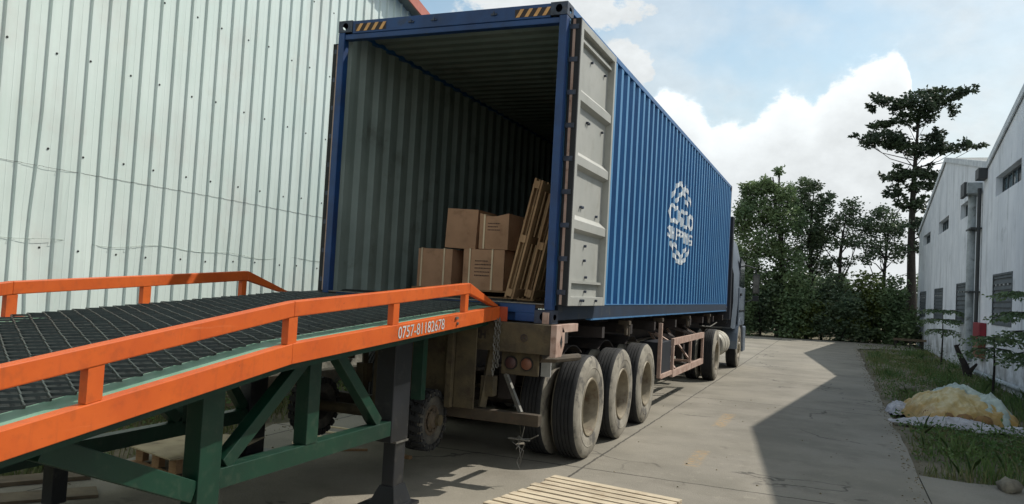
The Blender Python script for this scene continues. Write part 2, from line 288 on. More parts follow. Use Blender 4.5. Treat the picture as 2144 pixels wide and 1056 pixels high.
# ------------------------------------------------------------------ mesh helper
OFF = {}
class MB:
    def __init__(s_): s_.v = []; s_.f = []; s_.m = []; s_.c = 0
    def mi(s_, i): s_.c = i; return s_
    def add(s_, vs, fs):
        b = len(s_.v); s_.v += [tuple(v) for v in vs]
        for f in fs: s_.f.append([b+i for i in f]); s_.m.append(s_.c)
        return s_
    def box(s_, x0, x1, y0, y1, z0, z1):
        return s_.hexa([(x0, y0, z0), (x1, y0, z0), (x1, y1, z0), (x0, y1, z0), (x0, y0, z1), (x1, y0, z1), (x1, y1, z1), (x0, y1, z1)])
    def hexa(s_, p): return s_.add(p, [(0, 3, 2, 1), (4, 5, 6, 7), (0, 1, 5, 4), (1, 2, 6, 5), (2, 3, 7, 6), (3, 0, 4, 7)])
    def beam(s_, p0, p1, w, h, up=(0, 0, 1)):
        p0 = Vector(p0); p1 = Vector(p1); d = (p1-p0).normalized(); up = Vector(up)
        a = d.cross(up)
        if a.length < 1e-4: a = d.cross(Vector((1, 0, 0)))
        a.normalize(); b = a.cross(d).normalized(); a = a*w/2; b = b*h/2
        return s_.hexa([p0-a-b, p0+a-b, p1+a-b, p1-a-b, p0-a+b, p0+a+b, p1+a+b, p1-a+b])
    def tube(s_, pts, rs, n=8, cap=True):
        pts = [Vector(p) for p in pts]
        if isinstance(rs, (int, float)): rs = [rs]*len(pts)
        vs = []; fs = []
        for i, p in enumerate(pts):
            d = (pts[min(i+1, len(pts)-1)]-pts[max(i-1, 0)]); d = d.normalized() if d.length > 1e-9 else Vector((0, 0, 1))
            a = d.cross(Vector((0, 0, 1)) if abs(d.z) < .9 else Vector((1, 0, 0))).normalized(); b = d.cross(a)
            for k in range(n):
                t = 2*PI*k/n; vs.append(p+(a*math.cos(t)+b*math.sin(t))*rs[i])
        for i in range(len(pts)-1):
            for k in range(n): k2 = (k+1) % n; fs.append((i*n+k, i*n+k2, (i+1)*n+k2, (i+1)*n+k))
        if cap: fs.append(tuple(range(n))); fs.append(tuple((len(pts)-1)*n+k for k in range(n))[::-1])
        return s_.add(vs, fs)
    def lathe(s_, prof, n=40, ax='x', c=(0, 0, 0)):   # prof: (along axis, radius)
        vs = []; fs = []
        for (a, r) in prof:
            for k in range(n):
                t = 2*PI*k/n; u, w = r*math.cos(t), r*math.sin(t)
                p = {'x': (a, u, w), 'y': (u, a, w), 'z': (u, w, a)}[ax]; vs.append((p[0]+c[0], p[1]+c[1], p[2]+c[2]))
        for i in range(len(prof)-1):
            for k in range(n): k2 = (k+1) % n; fs.append((i*n+k, i*n+k2, (i+1)*n+k2, (i+1)*n+k))
        return s_.add(vs, fs)
    def prism(s_, poly, ax, a, b):
        n = len(poly)
        def P(p, t): return {'x': (t, p[0], p[1]), 'y': (p[0], t, p[1]), 'z': (p[0], p[1], t)}[ax]
        vs = [P(p, a) for p in poly]+[P(p, b) for p in poly]
        fs = [tuple(range(n)), tuple(range(2*n-1, n-1, -1))]+[(i, (i+1) % n, n+(i+1) % n, n+i) for i in range(n)]
        return s_.add(vs, fs)
    def build(s_, name, mats, parent=None, smooth=False, bevel=0):
        if not isinstance(mats, (list, tuple)): mats = [mats]
        o0 = OFF.get(parent.name, Vector((0, 0, 0))) if parent else Vector((0, 0, 0))
        me = bpy.data.meshes.new(name); me.from_pydata([(v[0]-o0.x, v[1]-o0.y, v[2]-o0.z) for v in s_.v], [], s_.f)
        for m in mats: me.materials.append(m)
        me.polygons.foreach_set('material_index', s_.m)
        if smooth: me.polygons.foreach_set('use_smooth', [True]*len(s_.f))
        import bmesh
        b = bmesh.new(); b.from_mesh(me); bmesh.ops.recalc_face_normals(b, faces=b.faces); b.to_mesh(me); b.free()
        me.update()
        o = bpy.data.objects.new(name, me); COL.objects.link(o)
        if parent: o.parent = parent; OFF[o.name] = o0
        if smooth and smooth != 2:
            try: me.set_sharp_from_angle(angle=math.radians(40))
            except Exception: pass
        if bevel:
            md = o.modifiers.new('bevel', 'BEVEL'); md.width = bevel; md.segments = 2; md.limit_method = 'ANGLE'; md.angle_limit = math.radians(50)
        return o
def tag(o, label=None, cat=None, group=None, kind=None):
    if label: o['label'] = label
    if cat: o['category'] = cat
    if group: o['group'] = group
    if kind: o['kind'] = kind
    return o
def thing(name, loc, label, cat, group=None, parent=None):
    o = bpy.data.objects.new(name, None); COL.objects.link(o); o.location = loc; OFF[o.name] = Vector(loc); o.empty_display_size = .1
    return tag(o, label, cat, group)
def sub_empty(name, parent):
    o = bpy.data.objects.new(name, None); COL.objects.link(o); o.parent = parent; OFF[o.name] = OFF[parent.name]; o.empty_display_size = .05; return o
KIDS = lambda o: [c for c in bpy.data.objects if c.parent == o]
def copy_tree(o, parent=None):
    c = o.copy(); COL.objects.link(c)
    if parent: c.parent = parent
    for ch in KIDS(o): copy_tree(ch, c)
    return c
def text_verts(body, size, sx=1., bold=0.):
    cu = bpy.data.curves.new('lettering', 'FONT'); cu.body = body; cu.size = size; cu.offset = bold; cu.align_x = 'LEFT'; cu.resolution_u = 3
    o = bpy.data.objects.new('lettering', cu); COL.objects.link(o); bpy.context.view_layer.update()
    me = bpy.data.meshes.new_from_object(o)
    vs = [(v.co.x*sx, v.co.y) for v in me.vertices]; fs = [tuple(p.vertices) for p in me.polygons]
    bpy.data.objects.remove(o); bpy.data.curves.remove(cu); bpy.data.meshes.remove(me)
    return vs, fs

# ------------------------------------------------------------------ setting: ground, road
def sheet(name, poly, z, m, kind='structure', thick=0):
    b = MB()
    if thick: b.prism(poly, 'z', z-thick, z)
    else: b.add([(p[0], p[1], z) for p in poly], [tuple(range(len(poly)))])
    o = b.build(name, m); o['kind'] = kind; return o
sheet('ground', [(-700, -500), (700, -500), (700, 900), (-700, 900)], -.05, MT['soil'])
rng = random.Random(5)
edge = [(3.15+rng.uniform(-.03, .03), y) for y in np.arange(2.7, 27.0, .55)]
edge = [(3.15, 2.70)]+edge[1:]
far = [(3.3, 27.6), (4.0, 28.6), (5.4, 29.2), (5.6, 33.6), (1.4, 32.4), (-1.5, 31.5), (-6, 30.4), (-14, 29.5), (-14, 24.5), (-4.0, 24)]
left = [(-3.45+rng.uniform(-.12, .12), y) for y in np.arange(23, -14.5, -.6)]
sheet('road', [(3.15, -14.5)]+[(3.15, -5)]+edge+far+left, 0, MT['road'], thick=.12)
sheet('pavement', [(3.165, -14.5), (12, -14.5), (12, 2.62), (5.2, 2.66), (4.1, 2.72), (3.6, 2.6), (3.165, 2.68)], -.006, MT['road'], thick=.12)
# far strip of land behind the trees (rises slightly)
bk = MB(); 
for i in range(30):
    x0 = -120+i*8; h = 2.2+1.2*math.sin(i*1.7)
    bk.prism([(x0, -.2), (x0+8.5, -.2), (x0+8, 2.0+h*.3), (x0+.5, 2.0+h*.2)], 'y', 75, 84)
o = bk.build('terrain', MT['soil']); o['kind'] = 'structure'

# ------------------------------------------------------------------ left: metal clad warehouse
WX = -5.0
def build_left():
    t = thing('metal_warehouse', (WX, 0, 0), 'large warehouse clad in pale green ribbed metal sheet on the left', 'warehouse')
    P = .2267; Y0 = -1.652; ya = -14; yb = 17
    def ztop(y): return 6.52-.237*(y-5.7)
    b = MB(); r = random.Random(3)
    k0 = int((ya-Y0)/P); k1 = int((yb-Y0)/P)
    prof = []
    for k in range(k0, k1):
        y = Y0+k*P
        prof += [(y-.030, 0), (y-.020, .025), (y+.016, .025), (y+.028, 0), (y+.105, .0), (y+.111, .002), (y+.117, .0)]
    zs = [.80, 1.2, 1.5, 1.75, 1.95, 2.2, 2.6, 3.2, 4.0, 5.0]
    n = len(prof); vs = []
    def dent(y, z):   # knocked-in sheets low down at the left
        d = 0
        for (cy, cz, ry, rz, a) in ((-1.15, 1.9, .28, .8, -.030), (-.75, 1.7, .2, .7, .028), (-.1, 1.5, .35, .6, -.02), (1.6, 1.6, .3, .6, -.014), (2.6, 1.7, .25, .5, .014)):
            q = ((y-cy)/ry)**2+((z-cz)/rz)**2
            if q < 4: d += a*math.exp(-q)
        return d
    for (y, x) in prof:
        for z in zs+[ztop(y)]:
            vs.append((WX+x+dent(y, z), y+1.3*dent(y, z)*math.sin(y*9), z))
    m = len(zs)+1
    fs = [(i*m+j, (i+1)*m+j, (i+1)*m+j+1, i*m+j+1) for i in range(n-1) for j in range(m-1)]
    b.mi(0).add(vs, fs); clad = b
    b = MB(); b.box(WX-.3, WX+.05, ya, yb, -.1, .80); 
    b.build('plinth', MT['stone'], t)
    b = MB(); b.prism([(ya, 0), (yb, 0), (yb, ztop(yb)-.05), (ya, ztop(ya)-.05)], 'x', WX-16, WX-.06); b.build('inner_wall', MT['roofm'], t)
    b = MB()
    b.hexa([(WX-16, ya, ztop(ya)+.002), (WX+.24, ya, ztop(ya)+.002), (WX+.24, yb, ztop(yb)+.002), (WX-16, yb, ztop(yb)+.002), (WX-16, ya, ztop(ya)+.12), (WX+.24, ya, ztop(ya)+.12), (WX+.24, yb, ztop(yb)+.12), (WX-16, yb, ztop(yb)+.12)])
    b.build('roof', MT['roofm'], t)
    b = MB(); b.hexa([(WX+.243, ya, ztop(ya)-.06), (WX+.27, ya, ztop(ya)-.06), (WX+.27, yb, ztop(yb)-.06), (WX+.243, yb, ztop(yb)-.06), (WX+.243, ya, ztop(ya)+.14), (WX+.27, ya, ztop(ya)+.14), (WX+.27, yb, ztop(yb)+.14), (WX+.243, yb, ztop(yb)+.14)])
    b.build('roof_trim', MT['trim'], t)
    b = clad.mi(1)
    for z in (.98, 1.83, 2.82, 3.81, 4.78, 5.75):
        for k in range(k0, k1):
            if z > 1.9 or True:
                y = Y0+k*P
                if z > ztop(y)-.1: continue
                onrib = (k % 4 == 0); 
                if k % 2: continue
                yy = y+(0 if k % 4 == 0 else .075)+r.uniform(-.01, .01); zz = z+r.uniform(-.02, .02)
                x = WX+(.025 if k % 4 == 0 else 0)+dent(yy, zz)
                b.lathe([(x-.001, .012), (x+.005, .012), (x+.009, .006), (x+.009, 0.0005)], 8, 'x', (0, yy, zz))
    b.build('wall_cladding', [MT['wallmetal'], MT['screw']], t)
    # thin sheet scratches / old cable
    def surf(y):
        q = ((y-Y0)/P) % 1.0; q = (q-1 if q > .5 else q)*P; a = abs(q)
        return (.025 if a < .018 else .025*max(0, (.030-a)/.012))
    yy_ = sorted([Y0+k*P+d for k in range(-28, 30) for d in (-.034, -.029, -.019, .017, .028, .034, .11)])
    c = MB(); pts = [(WX+.005+surf(y), y, 2.655-.010*(y+1.6)+.006*math.sin(y*1.3)) for y in yy_]
    c.tube(pts, .0018, 5); tag(c.build('wall_cable', MT['cable']), 'thin dark cable strung level across the pale green metal wall', 'cable')
    c = MB(); pts = [(WX+.005+surf(y), y, 1.93+.02*math.sin(y*5.1)+.015*math.sin(y*2.3)) for y in yy_]
    c.tube(pts, .0022, 5); tag(c.build('wall_cable', MT['cablepale']), 'pale grey wavy cable low on the green metal wall', 'cable')
build_left()

# ------------------------------------------------------------------ right: white rendered building with two gables
BX = 5.95
def build_right():
    def hall(y0, ya, y1, z0, zap, z1, wins, louv, label, extra_name):
        t = thing('gabled_hall', (BX, (y0+y1)/2, 0), label, 'building', 'white gabled halls on the right')
        def zt(y): return z0+(zap-z0)*(y-y0)/(ya-y0) if y < ya else zap+(z1-zap)*(y-ya)/(y1-ya)
        cuts = sorted(set([y0, ya, y1]+[w[0] for w in wins+louv]+[w[1] for w in wins+louv]))
        b = MB()
        for a, c in zip(cuts[:-1], cuts[1:]):
            mid = (a+c)/2; hs = sorted([(w[2], w[3]) for w in wins+louv if w[0] <= mid <= w[1]])
            z = -.1
            for (h0, h1) in hs:
                b.add([(BX, a, z), (BX, c, z), (BX, c, h0), (BX, a, h0)], [(0, 1, 2, 3)]); z = h1
            b.add([(BX, a, z), (BX, c, z), (BX, c, zt(c)), (BX, a, zt(a))], [(0, 1, 2, 3)])
        for w in wins+louv:
            d = .22 if w in wins else .05
            a, c, h0, h1 = w
            b.add([(BX, a, h0), (BX+d, a, h0), (BX+d, a, h1), (BX, a, h1)], [(0, 1, 2, 3)]); b.add([(BX, c, h0), (BX+d, c, h0), (BX+d, c, h1), (BX, c, h1)], [(0, 1, 2, 3)])
            b.add([(BX, a, h0), (BX+d, a, h0), (BX+d, c, h0), (BX, c, h0)], [(0, 1, 2, 3)]); b.add([(BX, a, h1), (BX+d, a, h1), (BX+d, c, h1), (BX, c, h1)], [(0, 1, 2, 3)])
        b.add([(BX, y1, -.1), (BX+18, y1, -.1), (BX+18, y1, z1), (BX, y1, z1)], [(0, 1, 2, 3)])
        b.add([(BX, y0, -.1), (BX+18, y0, -.1), (BX+18, y0, z0), (BX, y0, z0)], [(0, 1, 2, 3)])
        b.build('wall', MT['bldg'], t)
        for (a, c, za, zc) in ((y0, ya, z0, zap), (ya, y1, zap, z1)):
            r_ = MB(); r_.hexa([(BX-.02, a, za+.003), (BX+18, a, za+.003), (BX+18, c, zc+.003), (BX-.02, c, zc+.003), (BX-.02, a, za+.10), (BX+18, a, za+.10), (BX+18, c, zc+.10), (BX-.02, c, zc+.10)])
            r_.build('roof', MT['roofm'], t)
            r_ = MB(); r_.hexa([(BX-.06, a, za-.06), (BX-.024, a, za-.06), (BX-.024, c, zc-.06), (BX-.06, c, zc-.06), (BX-.06, a, za+.12), (BX-.024, a, za+.12), (BX-.024, c, zc+.12), (BX-.06, c, zc+.12)])
            r_.build('verge_trim', MT['trimw'], t)
        for w in wins:
            a, c, h0, h1 = w; f = MB()
            f.box(BX+.15, BX+.19, a, c, h0, h0+.04); f.box(BX+.15, BX+.19, a, c, h1-.04, h1)
            n = 5
            for k in range(n+1):
                y = a+(c-a)*k/n; f.box(BX+.148, BX+.188, max(a, y-.02), min(c, y+.02), h0+.04, h1-.04)
            fo = f.build('window', MT['louvre'], t)
            g = MB()
            for k in range(n):
                if k in (0, 1): continue
                y = a+(c-a)*k/n; g.box(BX+.20, BX+.206, y+.0, y+(c-a)/n, h0, h1)
            g.build('pane', MT['winglass'], fo)
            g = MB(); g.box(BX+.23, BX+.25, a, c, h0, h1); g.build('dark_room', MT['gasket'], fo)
        for w in louv:
            a, c, h0, h1 = w; f = MB()
            f.box(BX+.03, BX+.05, a, c, h0, h1)
            for k in range(9):
                z = h0+(h1-h0)*(k+.5)/9; f.hexa([(BX+.004, a+.05, z-.05), (BX+.004, c-.05, z-.05), (BX+.029, c-.05, z-.05), (BX+.029, a+.05, z-.05), (BX+.018, a+.05, z+.045), (BX+.018, c-.05, z+.045), (BX+.029, c-.05, z+.045), (BX+.029, a+.05, z+.045)])
            f.box(BX-.012, BX+.003, a, a+.05, h0, h1); f.box(BX-.012, BX+.003, c-.05, c, h0, h1); f.box(BX-.012, BX+.003, a+.05, c-.05, h0, h0+.05); f.box(BX-.012, BX+.003, a+.05, c-.05, h1-.05, h1)
            hb = f.mi(1)
            for zz in (h0+.28, h1-.28):
                for k in range(4):
                    y = a+(c-a)*(k+1)/5; hb.box(BX-.02, BX+.004, y-.03, y+.03, zz-.02, zz+.02)
            hb.build('shutter', [MT['louvre'], MT['foam']], t)
        return t
    t1 = hall(17.5, 26.6, 36.2, 5.60, 7.27, 5.35,
         [(19.4, 22.5, 4.62, 5.10), (25.4, 28.4, 4.62, 5.10), (31.3, 34.3, 4.55, 5.02)],
         [(20.0, 22.9, 1.32, 2.58), (26.4, 29.1, 1.35, 2.52), (32.3, 34.9, 1.35, 2.48)],
         'far white rendered hall with low gable, three shuttered windows and street-end corner', 'far')
    t2 = hall(-.6, 9.3, 17.5, 5.35, 7.35, 5.60, [(13.4, 16.4, 4.62, 5.12), (5.6, 8.6, 4.62, 5.12)], [(14.0, 16.4, 1.40, 2.66), (6.2, 8.6, 1.40, 2.66)],
         'near white rendered hall with steep roofline cut by the right edge', 'near')
    # valley gutter hopper and drain pipes
    t = thing('drain_pipe', (BX, 18.9, 0), 'white fat drain pipe with hopper running down between the two white halls', 'drain pipe')
    b = MB(); b.tube([(BX-.16, 18.95, z) for z in (.3, 1.5, 2.8, 4.0, 5.0)], .105, 16); b.build('pipe', MT['pipew'], t, True)
    b = MB(); b.tube([(BX-.08, 18.3, z) for z in (.5, 2, 3.5, 5.1)], .05, 10); b.build('thin_pipe', MT['pipek'], t, True)
    b = MB(); b.box(BX-.36, BX-.003, 18.4, 19.2, 4.98, 5.28); b.build('hopper', MT['pipew'], t, bevel=.01)
    b = MB(); b.box(BX-.42, BX-.34, 18.6, 19.3, 4.92, 5.32); b.build('gutter_end', MT['pipek'], t, bevel=.01)
    b = MB(); b.box(BX-.22, BX-.003, 17.6, 18.15, 5.28, 5.56); b.build('overflow_box', MT['pipek'], t)
    for z in (4.0, 2.25): 
        b = MB(); b.box(BX-.27, BX-.003, 18.25, 19.2, z-.02, z+.02); b.build('bracket', MT['pipek'], t)
    b = MB(); b.tube([(BX-.1, 18.6, .09), (BX-.1, 15.0, .13), (BX-.12, 11.0, .2), (BX-.1, 4.0, .28)], .055, 10); tag(b.build('ground_pipe', MT['pipew'], None, True), 'long pale pipe lying along the foot of the near white hall', 'pipe')
    t = thing('hydrant_cabinet', (BX, 17.7, 0), 'narrow dark red cabinet on the white wall beside the drain pipe', 'cabinet')
    b = MB(); b.box(BX-.16, BX-.003, 17.12, 18.2, .92, 1.42); b.build('cabinet_body', MT['red'], t, bevel=.008)
    b = MB(); b.box(BX-.168, BX-.162, 17.18, 18.14, .96, 1.38); b.build('door', MT['red'], t)
    b = MB(); b.box(BX-.17, BX-.003, 17.2, 18.1, .50, .915); b.build('rusty_lower_box', mat('rusty_box', s(132, 98, 74), s(110, 70, 52), .8, scale=5), t)
MT['winglass'] = mat('pale_window_glass', s(120, 140, 150), s(96, 116, 126), .12, spec=.8)
build_right()

# ------------------------------------------------------------------ container
CW, CH, CL, ZB = 2.438, 2.896, 12.192, 1.40
ZT = ZB+CH
def corr(y, a, p=.278, d=.044):   # outward 0, inward -d
    t = ((y-a) % p)/p
    if t < .31: return 0.
    if t < .50: return -d*(t-.31)/.19
    if t < .81: return -d
    return -d*(1-(t-.81)/.19)
def corr_breaks(a, b, y0, p=.278):
    out = []; k = math.floor((a-y0)/p)-1
    while y0+k*p < b+p:
        for t in (0, .31, .50, .81):
            y = y0+(k+t)*p
            if a < y < b: out.append(y)
        k += 1
    return [a]+sorted(out)+[b]
CY0 = .32
def build_container():
    t = thing('shipping_container', (0, 0, ZB), 'long blue shipping container with open rear doors on the trailer', 'container')
    ya, yb = .10, CL-.10
    for side in (1, -1):
        xo = (lambda v: -.006+v) if side > 0 else (lambda v: -CW+.006-v)
        ys = corr_breaks(ya, yb, CY0)
        b = MB(); z0, z1 = ZB+.165, ZT-.06
        vs = []; fs = []
        for y in ys: c = corr(y, CY0); vs += [(xo(c), y, z0), (xo(c), y, z1)]
        for i in range(len(ys)-1): fs.append((2*i, 2*i+2, 2*i+3, 2*i+1))
        for i, f in enumerate(fs):   # outermost flats painted lighter: their bright sun and sky stripes put into the colour
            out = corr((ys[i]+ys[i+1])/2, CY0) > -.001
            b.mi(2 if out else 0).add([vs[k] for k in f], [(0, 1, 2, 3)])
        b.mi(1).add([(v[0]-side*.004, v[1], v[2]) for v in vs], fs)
        b.build('side_wall', [MT['blue'], MT['inside'], MT['bluelit']], t)
        X = (lambda a, c: (a, c)) if side > 0 else (lambda a, c: (-CW-c, -CW-a))
        x0, x1 = X(-.058, -.001)
        b = MB(); b.box(x0, x1, .162, CL-.178, ZT-.06, ZT-.003); b.build('top_rail', MT['blue'], t)
        b = MB(); x0, x1 = X(-.045, -.004); b.box(x0, x1, .178, CL-.178, ZB+.03, ZB+.165)
        b.build('bottom_rail', MT['navy'], t)
        b = MB(); x0, x1 = X(-.05, .006); b.box(x0, x1, 1.20, CL-.25, ZB+.012, ZB+.029); x0, x1 = X(-.05, .001); b.box(x0, x1, 1.40, CL-.2, ZB+.1655, ZB+.176); b.build('rail_flange', MT['flange'], t)
    # roof
    b = MB(); ys = corr_breaks(.25, CL-.15, .3, .209); vs = []; fs = []
    for y in ys: c = corr(y, .3, .209, .02); vs += [(-CW+.058, y, ZT-.012+c), (-.058, y, ZT-.012+c)]
    for i in range(len(ys)-1): fs.append((2*i, 2*i+1, 2*i+3, 2*i+2))
    b.mi(0).add(vs, fs); b.mi(1).add([(v[0], v[1], v[2]-.004) for v in vs], fs); b.build('roof_panel', [MT['blue'], MT['inside']], t)
    b = MB(); b.box(-CW+.05, -.05, .02, CL-.06, ZB+.13, ZB+.166); b.build('floor', MT['floorw'], t)
    b = MB(); b.mi(0).box(-CW+.02, -.02, CL-.05, CL-.02, ZB+.05, ZT-.05); b.mi(1).box(-CW+.05, -.05, CL-.056, CL-.052, ZB+.17, ZT-.07); b.build('front_wall', [MT['blue'], MT['inside']], t)
    # rear and front frames
    for (y0, y1) in ((0.0, .09), (CL-.12, CL)):
        for (x0, x1) in ((-.075, -.002), (-CW+.002, -CW+.075)):
            b = MB(); b.box(x0, x1, y0+.002, y1-.002, ZB+.119, ZT-.119); b.build('corner_post', MT['bluedark'], t, bevel=.008)
    b = MB(); b.mi(0).box(-CW+.163, -.163, .004, .10, ZT-.135, ZT-.006).box(-CW+.076, -.076, .012, .09, ZT-.19, ZT-.136); b.build('door_header', MT['bluedark'], t, bevel=.006)
    b = MB(); b.box(-CW+.163, -.163, .006, .10, ZB+.085, ZB+.165)
    b.box(-CW+.163, -.163, .05, .10, ZB+.01, ZB+.0845)
    b.box(-CW+.3, -CW+.5, .006, .05, ZB+.01, ZB+.0845); b.box(-.35, -.163, .006, .05, ZB+.01, ZB+.0845); b.build('door_sill', MT['bluedark'], t, bevel=.004)
    b = MB(); b.box(-CW+.08, -.08, -.004, .12, ZB+.1655, ZB+.175); b.build('sill_strip', MT['steel'], t)
    b = MB(); b.box(-CW+.163, -.163, CL-.11, CL-.01, ZB+.02, ZB+.15).box(-CW+.163, -.163, CL-.11, CL-.01, ZT-.12, ZT-.01); b.build('front_frame', MT['bluedark'], t)
    # corner castings with oval holes
    def casting(cx, cy, cz, sx, sy):
        w, l, h = .162, .178, .118
        x0, x1 = (cx-w, cx) if sx > 0 else (cx, cx+w); y0, y1 = (cy, cy+l) if sy > 0 else (cy-l, cy)
        b = MB(); th = .014
        # end face (Y) and side face (X) with openings
        def holed(plane, u0, u1, v0, v1, hu, hv, P):
            n = 16; cu, cv = (u0+u1)/2, (v0+v1)/2; vs = []; fs = []
            for k in range(n):
                a = 2*PI*k/n; vs.append(P(cu+hu*math.cos(a), cv+hv*math.sin(a)))
            for k in range(n):
                a = 2*PI*k/n; c_, s_ = math.cos(a), math.sin(a); q = min((u1-u0)/2/max(abs(c_), 1e-6), (v1-v0)/2/max(abs(s_), 1e-6)); vs.append(P(cu+q*c_, cv+q*s_))
            for k in range(n): k2 = (k+1) % n; fs.append((k, k2, n+k2, n+k))
            cs = [P(u1, v1), P(u0, v1), P(u0, v0), P(u1, v0)]; bb = len(vs); vs += cs
            for i, k in enumerate((2, 6, 10, 14)): pass
            b.add(vs[:bb], fs)
            # corner fillers
            for (cx_, cy_) in ((u1, v1), (u0, v1), (u0, v0), (u1, v0)):
                ang = math.atan2(cy_-cv, cx_-cu) % (2*PI); k = int(ang/(2*PI/n)) % n; k2 = (k+1) % n
                b.add([vs[n+k], P(cx_, cy_), vs[n+k2]], [(0, 1, 2)])
        ye = y0 if sy > 0 else y1; yi = y1 if sy > 0 else y0; xe = x1 if sx > 0 else x0; xi = x0 if sx > 0 else x1
        holed('y', x0, x1, cz, cz+h, .032, .038, lambda u, v: (u, ye, v))
        holed('x', y0, y1, cz, cz+h, .040, .026, lambda u, v: (xe, u, v))
        b.add([(xi, y0, cz), (xi, y1, cz), (xi, y1, cz+h), (xi, y0, cz+h)], [(0, 1, 2, 3)]); b.add([(x0, yi, cz), (x1, yi, cz), (x1, yi, cz+h), (x0, yi, cz+h)], [(0, 1, 2, 3)])
        b.add([(x0, y0, cz), (x1, y0, cz), (x1, y1, cz), (x0, y1, cz)], [(0, 1, 2, 3)]); b.add([(x0, y0, cz+h), (x1, y0, cz+h), (x1, y1, cz+h), (x0, y1, cz+h)], [(0, 1, 2, 3)])
        b.build('corner_casting', MT['cast'], t)
    for cz in (ZB, ZT-.118):
        for cx, sx in ((0.0, 1), (-CW, -1)):
            casting(cx, 0.0, cz, sx, 1); casting(cx, CL, cz, sx, -1)
    # hazard stripes on the header
    for (xa, xb) in ((-2.24, -1.885), (-.51, -.165)):
        b = MB(); z0, z1 = ZT-.115, ZT-.04
        b.mi(0).add([(xa, .0015, z0), (xb, .0015, z0), (xb, .0015, z1), (xa, .0015, z1)], [(0, 1, 2, 3)]); w = (xb-xa)/4
        for k in range(4):
            x = xa+k*w+.01; b.mi(1).add([(x, -.001, z0), (x+w*.42, -.001, z0), (x+w*.42+.045, -.001, z1), (x+.045, -.001, z1)], [(0, 1, 2, 3)])
        b.build('hazard_stripe', [MT['hazk'], MT['hazy']], t)
    b = MB()
    for x in (-1.6, -1.35, -.72): 
        b.box(x-.03, x+.03, -.008, .003, ZT-.075, ZT-.06).box(x-.005, x+.008, -.016, -.009, ZT-.08, ZT-.045)
    b.build('header_brackets', MT['cast'], t)
    # doors folded back along the sides
    for side in (1, -1):
        X = (lambda v: v) if side > 0 else (lambda v: -CW-v)
        def bx(b, xa, xb, *r): x0, x1 = sorted((X(xa), X(xb))); b.box(x0, x1, *r)
        d0, d1 = .13, 1.36; xi, xo = .020, .098
        z0, z1 = ZB+.165, ZT-.125
        if side < 0: z1 -= .08; d0, d1 = .10, 1.3
        b = MB()   # perimeter frame
        bx(b, xi, xo, d0, d0+.085, z0, z1); bx(b, xi, xo, d1-.055, d1, z0, z1)
        bx(b, xi, xo-.002, d0+.085, d1-.055, z0, z0+.085); bx(b, xi, xo-.002, d0+.085, d1-.055, z1-.07, z1)
        dr = b.build('door', MT['door'], t, bevel=.004)
        b = MB(); bx(b, xi+.002, xi+.012, d0+.085, d1-.055, z0+.085, z1-.07)
        bx(b, xi+.0125, xi+.05, d0+.085, d1-.0551, z1-.16, z1-.135); 
        # pressed horizontal ribs standing out of the panel
        for zc in (ZB+2.10, ZB+1.51, ZB+.92):
            x0, x1 = xi+.012, xo-.012; ya_, yb_ = d0+.086, d1-.056
            v = [(X(x0), zc-.075), (X(x1), zc-.045), (X(x1), zc+.035), (X(x0), zc+.09)]
            b.prism([(p[0], p[1]) for p in v], 'y', ya_, yb_)
        bx(b, xi+.0125, xo-.03, d0+.086, d1-.056, z0+.21, z0+.235)
        pan = b
        b = MB(); bx(b, .002, xo+.004, d0-.028, d0-.001, z0, z1); bx(b, xi+.01, xo-.02, d1+.001, d1+.014, z0, z1); b.build('gasket', MT['gasket'], dr)
        for k in range(9):
            b = MB(); z = z0+.12+k*(z1-z0-.2)/8; bx(b, .0, .085, .092, d0-.029, z-.022, z+.022); b.build('hinge', MT['cast'], dr)
        b = MB(); bx(b, .028, .052, d0-.0335, d0-.0285, z0+.01, z1-.01); b.build('seal_lip', MT['primer'], dr)
        b = pan.mi(1)
        for (y, z) in ((.62, ZB+2.0-.08), (.67, ZB+2.0-.08), (1.14, ZB+1.93), (.55, ZB+1.10), (.60, ZB+1.10), (1.08, ZB+1.06), (.75, ZB+.74), (.75, ZB+.60), (.82, ZB+.44), (.82, ZB+.30), (.50, ZB+.215), (.56, ZB+.215), (1.0, ZB+.215), (.68, ZB+2.52), (1.15, ZB+2.52)):
            x0 = xo-.003 if z < ZB+.25 else xi+.011
            x0_, x1_ = sorted((X(x0), X(x0+.026))); b.lathe([(x0_, .0005), (x0_, .013), (x1_, .013), (x1_, .0005)], 8, 'x', (0, y, z))
        b.build('door_panel', [MT['door'], MT['cast']], dr)
    # emblem: letters and curved strokes painted across the corrugations
    strokes = []
    vs_all = []; fs_all = []; gl = []
    def addpoly(vs, fs):
        b0 = len(vs_all); k_ = (gl[-1] if gl else 0)+1; gl.extend([k_]*len(vs)); vs_all.extend(vs); fs_all.extend([tuple(b0+i for i in f) for f in fs])
    def label_fit(body, y0, y1, z0, z1, bold=.015):
        vs, fs = text_verts(body, 1.0, 1, bold); xs = [v[0] for v in vs]; zs = [v[1] for v in vs]
        addpoly([(y0+(v[0]-min(xs))/(max(xs)-min(xs))*(y1-y0), z0+(v[1]-min(zs))/(max(zs)-min(zs))*(z1-z0)) for v in vs], fs)
    yc, zc = 6.06, 2.90
    label_fit('COSCO', 5.02, 7.12, 2.80, 3.10, .03)
    label_fit('SHIPPING', 5.02, 7.08, 2.56, 2.75, .03)
    def arc(cy, cz, ry, rz, a0, a1, w, n=24):
        vs = []; fs = []
        for i in range(n+1):
            a = math.radians(a0+(a1-a0)*i/n); vs += [(cy+ry*math.cos(a), cz+rz*math.sin(a)), (cy+(ry-w)*math.cos(a), cz+(rz-w)*math.sin(a))]
        for i in range(n): fs.append((2*i, 2*i+1, 2*i+3, 2*i+2))
        addpoly(vs, fs)
    R1 = .98
